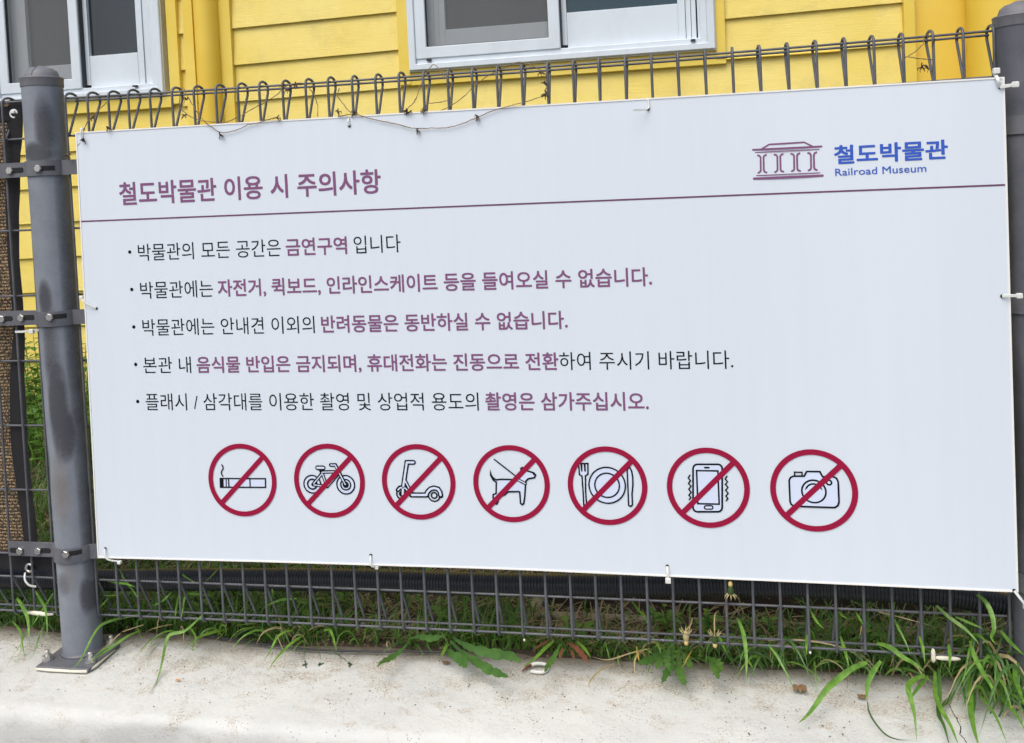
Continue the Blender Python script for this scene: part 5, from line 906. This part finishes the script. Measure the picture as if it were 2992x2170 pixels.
# background grass, one uncountable mass each
def near_curb(x): return soil_edge(x) + .004
def add_blade(mb, x, y, z, L_, w, lean=.5, droop=.5):
    a = random.uniform(0, 2 * pi); d = Vector((cos(a), sin(a), 0)) * lean * random.uniform(.2, 1)
    P = []
    for t in (0, .35, .7, 1): P.append(Vector((x, y, z)) + d * L_ * t ** 1.6 + Vector((0, 0, L_ * (t - droop * t * t * random.uniform(.6, 1)))))
    s = Vector((cos(a + pi / 2 + random.uniform(-.9, .9)), sin(a + pi / 2), 0)) * w / 2
    v = []
    for p, k in zip(P, (1, 1, .7, .04)): v += [p - s * k, p + s * k]
    mb.add(v, [(0, 1, 3, 2), (2, 3, 5, 4), (4, 5, 7, 6)])
def dens(x, y):
    # bare litter strip in the middle, thick grass elsewhere
    d = .5 + .9 * nz(x, y, 0, 2.3) + .25
    if .62 < x < 1.02: d -= .50 * min(1, max(0, (y - .22) / .1))
    if x > 1.35: d += .5
    if x < .45: d += .35
    return d
mb = MB(); cnt = 0
while cnt < 24000:
    x = random.uniform(-1.6, 2.5); y = near_curb(x) + random.random() ** 2.0 * 1.9
    if random.random() > dens(x, y): continue
    if .9 < x < 2.7 and .268 < y < .372: continue
    L_ = random.uniform(.04, .15) * (1 if y < .5 else 1.3)
    if .93 < x < 1.5 and y < .27: L_ *= .5
    if .93 < x < 1.35 and .15 < y < .27 and random.random() < .5: continue
    if x < -.7 and y > 1.0: L_ *= 1.5
    add_blade(mb, x, y, soil_z(x, y) - .004, L_, random.uniform(.002, .0052), .8, .55); cnt += 1
tag(mb.build('grass', BACKG), 'dense green grass growing behind the mesh fence', 'grass', kind='stuff')
mb = MB()
for _i in range(13000):
    x = random.uniform(-1.4, 2.4); y = near_curb(x) + random.random() ** 1.4 * 1.6; z = soil_z(x, y)
    if .9 < x < 2.7 and .268 < y < .372: z = -.09
    a = random.uniform(0, pi); L_ = random.uniform(.015, .09); d = Vector((cos(a), sin(a), random.uniform(-.15, .35))) * L_; s = Vector((-sin(a), cos(a), .3)) * random.uniform(.0007, .002)
    p = Vector((x, y, z + random.uniform(.002, .02))); b_ = p + d * .5 + Vector((0, 0, random.uniform(-.004, .008))); e_ = p + d
    mb.add([p - s, p + s, b_ + s, b_ - s, e_ + s * .5, e_ - s * .5], [(0, 1, 2, 3), (3, 2, 4, 5)])
tag(mb.build('straw_litter', BACKS), 'dead straw and litter scattered over the soil bed', 'straw', kind='stuff')
mb = MB()
for _i in range(7000):
    x = random.uniform(.2, 1.7); y = near_curb(x) + random.random() * 1.2; z = soil_z(x, y); r = random.uniform(.0015, .006)
    if .9 < x < 2.7 and .268 < y < .372: continue
    c = Vector((x, y, z + r * .4)); q = [Vector((random.uniform(.6, 1.2) * r, 0, 0)), Vector((0, random.uniform(.6, 1.2) * r, 0)), Vector((0, 0, r * .8))]
    mb.add([c + q[0], c + q[1], c - q[0], c - q[1], c + q[2]], [(0, 1, 4), (1, 2, 4), (2, 3, 4), (3, 0, 4)])
m = Mat('pebble', (.3, .2, .1), .9); m.col(m.ramp(m.noise(90, 2), [(.35, (.10, .07, .04)), (.5, (.30, .20, .10)), (.68, (.50, .36, .19))])); PEB = m.m
tag(mb.build('gravel', PEB), 'fine brown gravel showing between the weeds behind the fence', 'gravel', kind='stuff')
# broad leaved weeds
def add_leaf(mb, c, d, L_, w):
    d = d.normalized(); s = d.cross(Vector((0, 0, 1))).normalized(); up = s.cross(d)
    P = [c, c + d * L_ * .35 + up * L_ * .06, c + d * L_ * .7 + up * L_ * .02, c + d * L_ - up * L_ * .12]
    v = [P[0], P[1] + s * w / 2, P[1] - up * w * .12, P[1] - s * w / 2, P[2] + s * w * .4, P[2] - up * w * .1, P[2] - s * w * .4, P[3]]
    mb.add(v, [(0, 1, 2), (0, 2, 3), (1, 4, 5, 2), (2, 5, 6, 3), (4, 7, 5), (5, 7, 6)])
mb = MB()
for _i in range(420):
    if _i < 250: x = random.uniform(-2.3, -.1); y = random.uniform(.9, 1.9); H_ = random.uniform(.10, .42)
    else: x = random.uniform(-.3, 2.3); y = near_curb(x) + random.random() * .9; H_ = random.uniform(.02, .09)
    z = soil_z(x, y)
    if .9 < x < 2.7 and .25 < y < .41: continue
    lean = Vector((random.uniform(-.25, .25), random.uniform(-.25, .1), 1)).normalized()
    top = Vector((x, y, z)) + lean * H_
    mb.tube([(x, y, z), Vector((x, y, z)) + lean * H_ * .5, top], [.0022, .0018, .001], 5)
    nl = int(5 + H_ * 40)
    for q in range(nl):
        t = .25 + .75 * q / nl; a = q * 2.4 + random.uniform(-.4, .4)
        c = Vector((x, y, z)) + lean * H_ * t
        d = Vector((cos(a), sin(a), random.uniform(-.1, .6)))
        L_ = random.uniform(.03, .07) * (1.2 - .5 * t) * (1 if H_ > .1 else .7)
        add_leaf(mb, c, d, L_, L_ * random.uniform(.35, .6))
tag(mb.build('undergrowth', BACKL), 'leafy green weeds along the foot of the yellow building', 'weeds', kind='stuff')

# drooping dandelion heads
for k, ((hd, ft), lb) in enumerate(zip(DANDELION, ('withered dandelion with a bent straw coloured stalk, farthest from the dark post', 'withered orange tipped dandelion head hanging below the lowest wires', 'upright closed dandelion head with a cream tip against the black pipe'))):
    e = empty('dandelion', ft, lb, 'dandelion', 'withered dandelions')
    hd = Vector(hd); ft = Vector(ft); midp = hd.lerp(ft, .5) + Vector((.004, 0, .006))
    up = 1 if k == 2 else -1
    if k == 1: ft = hd + Vector((.01, .05, .03)); midp = hd + Vector((.002, .02, .035))
    MB().tube(spline([ft, midp, hd + Vector((0, 0, -.010 * up))], 5), .0016, 6).build('stalk', LEAF[1] if k < 2 else LEAF[4], e, True)
    MB().lathe([(.002, -.010 * up), (.0058, -.004 * up), (.0062, .002 * up), (.0045, .008 * up), (.0025, .012 * up)], 10, hd).build('bud', LEAF[2] if k else SEED, e, True)
    mb = MB()
    for q in range(8):
        a = q * pi / 4; d = Vector((cos(a), sin(a) * .6, -.6 * up))
        mb.tube([hd + Vector((cos(a), sin(a), 0)) * .004 + Vector((0, 0, -.006 * up)), hd + Vector((cos(a), sin(a), 0)) * .010 + Vector((0, 0, -.009 * up)), hd + Vector((cos(a) * .012, sin(a) * .01, -.015 * up))], [.0012, .0012, .0003], 4)
    mb.build('bract', SEED, e, True)
    MB().lathe([(.0035, .008 * up), (.0045, .013 * up), (.0035, .017 * up), (.0, .019 * up)], 8, hd).build('withered_petals', PAPPUS, e, True)

# ------------------------------------------------------------ scraps on the kerb
def crumple(name, c, s, mat, label, cat, seed=0):
    rnd = random.Random(seed); v = []; n = 7
    for i in range(n):
        for j in range(n):
            u, w = i / (n - 1) - .5, j / (n - 1) - .5
            rr = 1 - .5 * max(abs(u), abs(w))
            v.append((c[0] + u * s * rr, c[1] + w * s * .7 * rr, c[2] + .0035 + s * .28 * abs(sin(u * 7 + w * 4 + seed)) * rr + rnd.uniform(0, s * .06)))
    o = MB().add(v, [(i * n + j, (i + 1) * n + j, (i + 1) * n + j + 1, i * n + j + 1) for i in range(n - 1) for j in range(n - 1)]).build(name, mat, None, True)
    return tag(o, label, cat)
ORANGE = Mat('orange_chip', (.62, .30, .08), .5).m
crumple('pebble', SCRAPS[0], .012, ORANGE, 'small orange chip lying on the white kerb near the stained post', 'pebble', 1)
crumple('dry_leaf', SCRAPS[1], .034, DRYL, 'crumpled brown dead leaf on the kerb below the camera pictogram', 'leaf', 2)
crumple('dry_leaf', SCRAPS[2], .020, DRYL, 'small curled brown leaf under the long arching grass blade', 'leaf', 3)
crumple('dry_leaf', SCRAPS[4], .018, DRYL, 'brown leaf scrap caught beneath the dandelion rosette', 'leaf', 5)
x, y, z = SCRAPS[3]
e = empty('plastic_scrap', (x, y, z), 'bent white plastic scrap with a dark red end on the kerb', 'scrap')
MB().tube(spline([(x - .013, y + .008, .008), (x, y + .012, .010), (x + .018, y + .010, .009), (x + .022, y - .002, .006), (x + .012, y - .014, .006), (x - .010, y - .012, .006)], 4), .0035, 8).build('loop', TIE, e, True)
MB().tube([(x - .012, y + .006, .008), (x - .020, y + .002, .007), (x - .028, y - .012, .005)], [.004, .003, .001], 6).build('tip', LEAF[4], e, True)
# grit
mb = MB()
for _i in range(900):
    xx = random.uniform(-.4, 2.0); yy = -.2 + .28 * random.random() ** .6; r = random.uniform(.0005, .0017)
    if nz(xx, yy, 9, 6) < -.05 and yy < .03: continue
    c = Vector((xx, yy, .0015 + .003 * nz(xx, yy, 0, 3)))
    mb.add([c + Vector((r * 1.3, 0, 0)), c + Vector((0, r, 0)), c - Vector((r, 0, 0)), c - Vector((0, r * 1.2, 0)), c + Vector((0, 0, r))], [(0, 1, 4), (1, 2, 4), (2, 3, 4), (3, 0, 4)])
tag(mb.build('grit', KNOT), 'dark grit and crumbs of soil scattered on the white kerb', 'grit', kind='stuff')
C.view_layer.update()
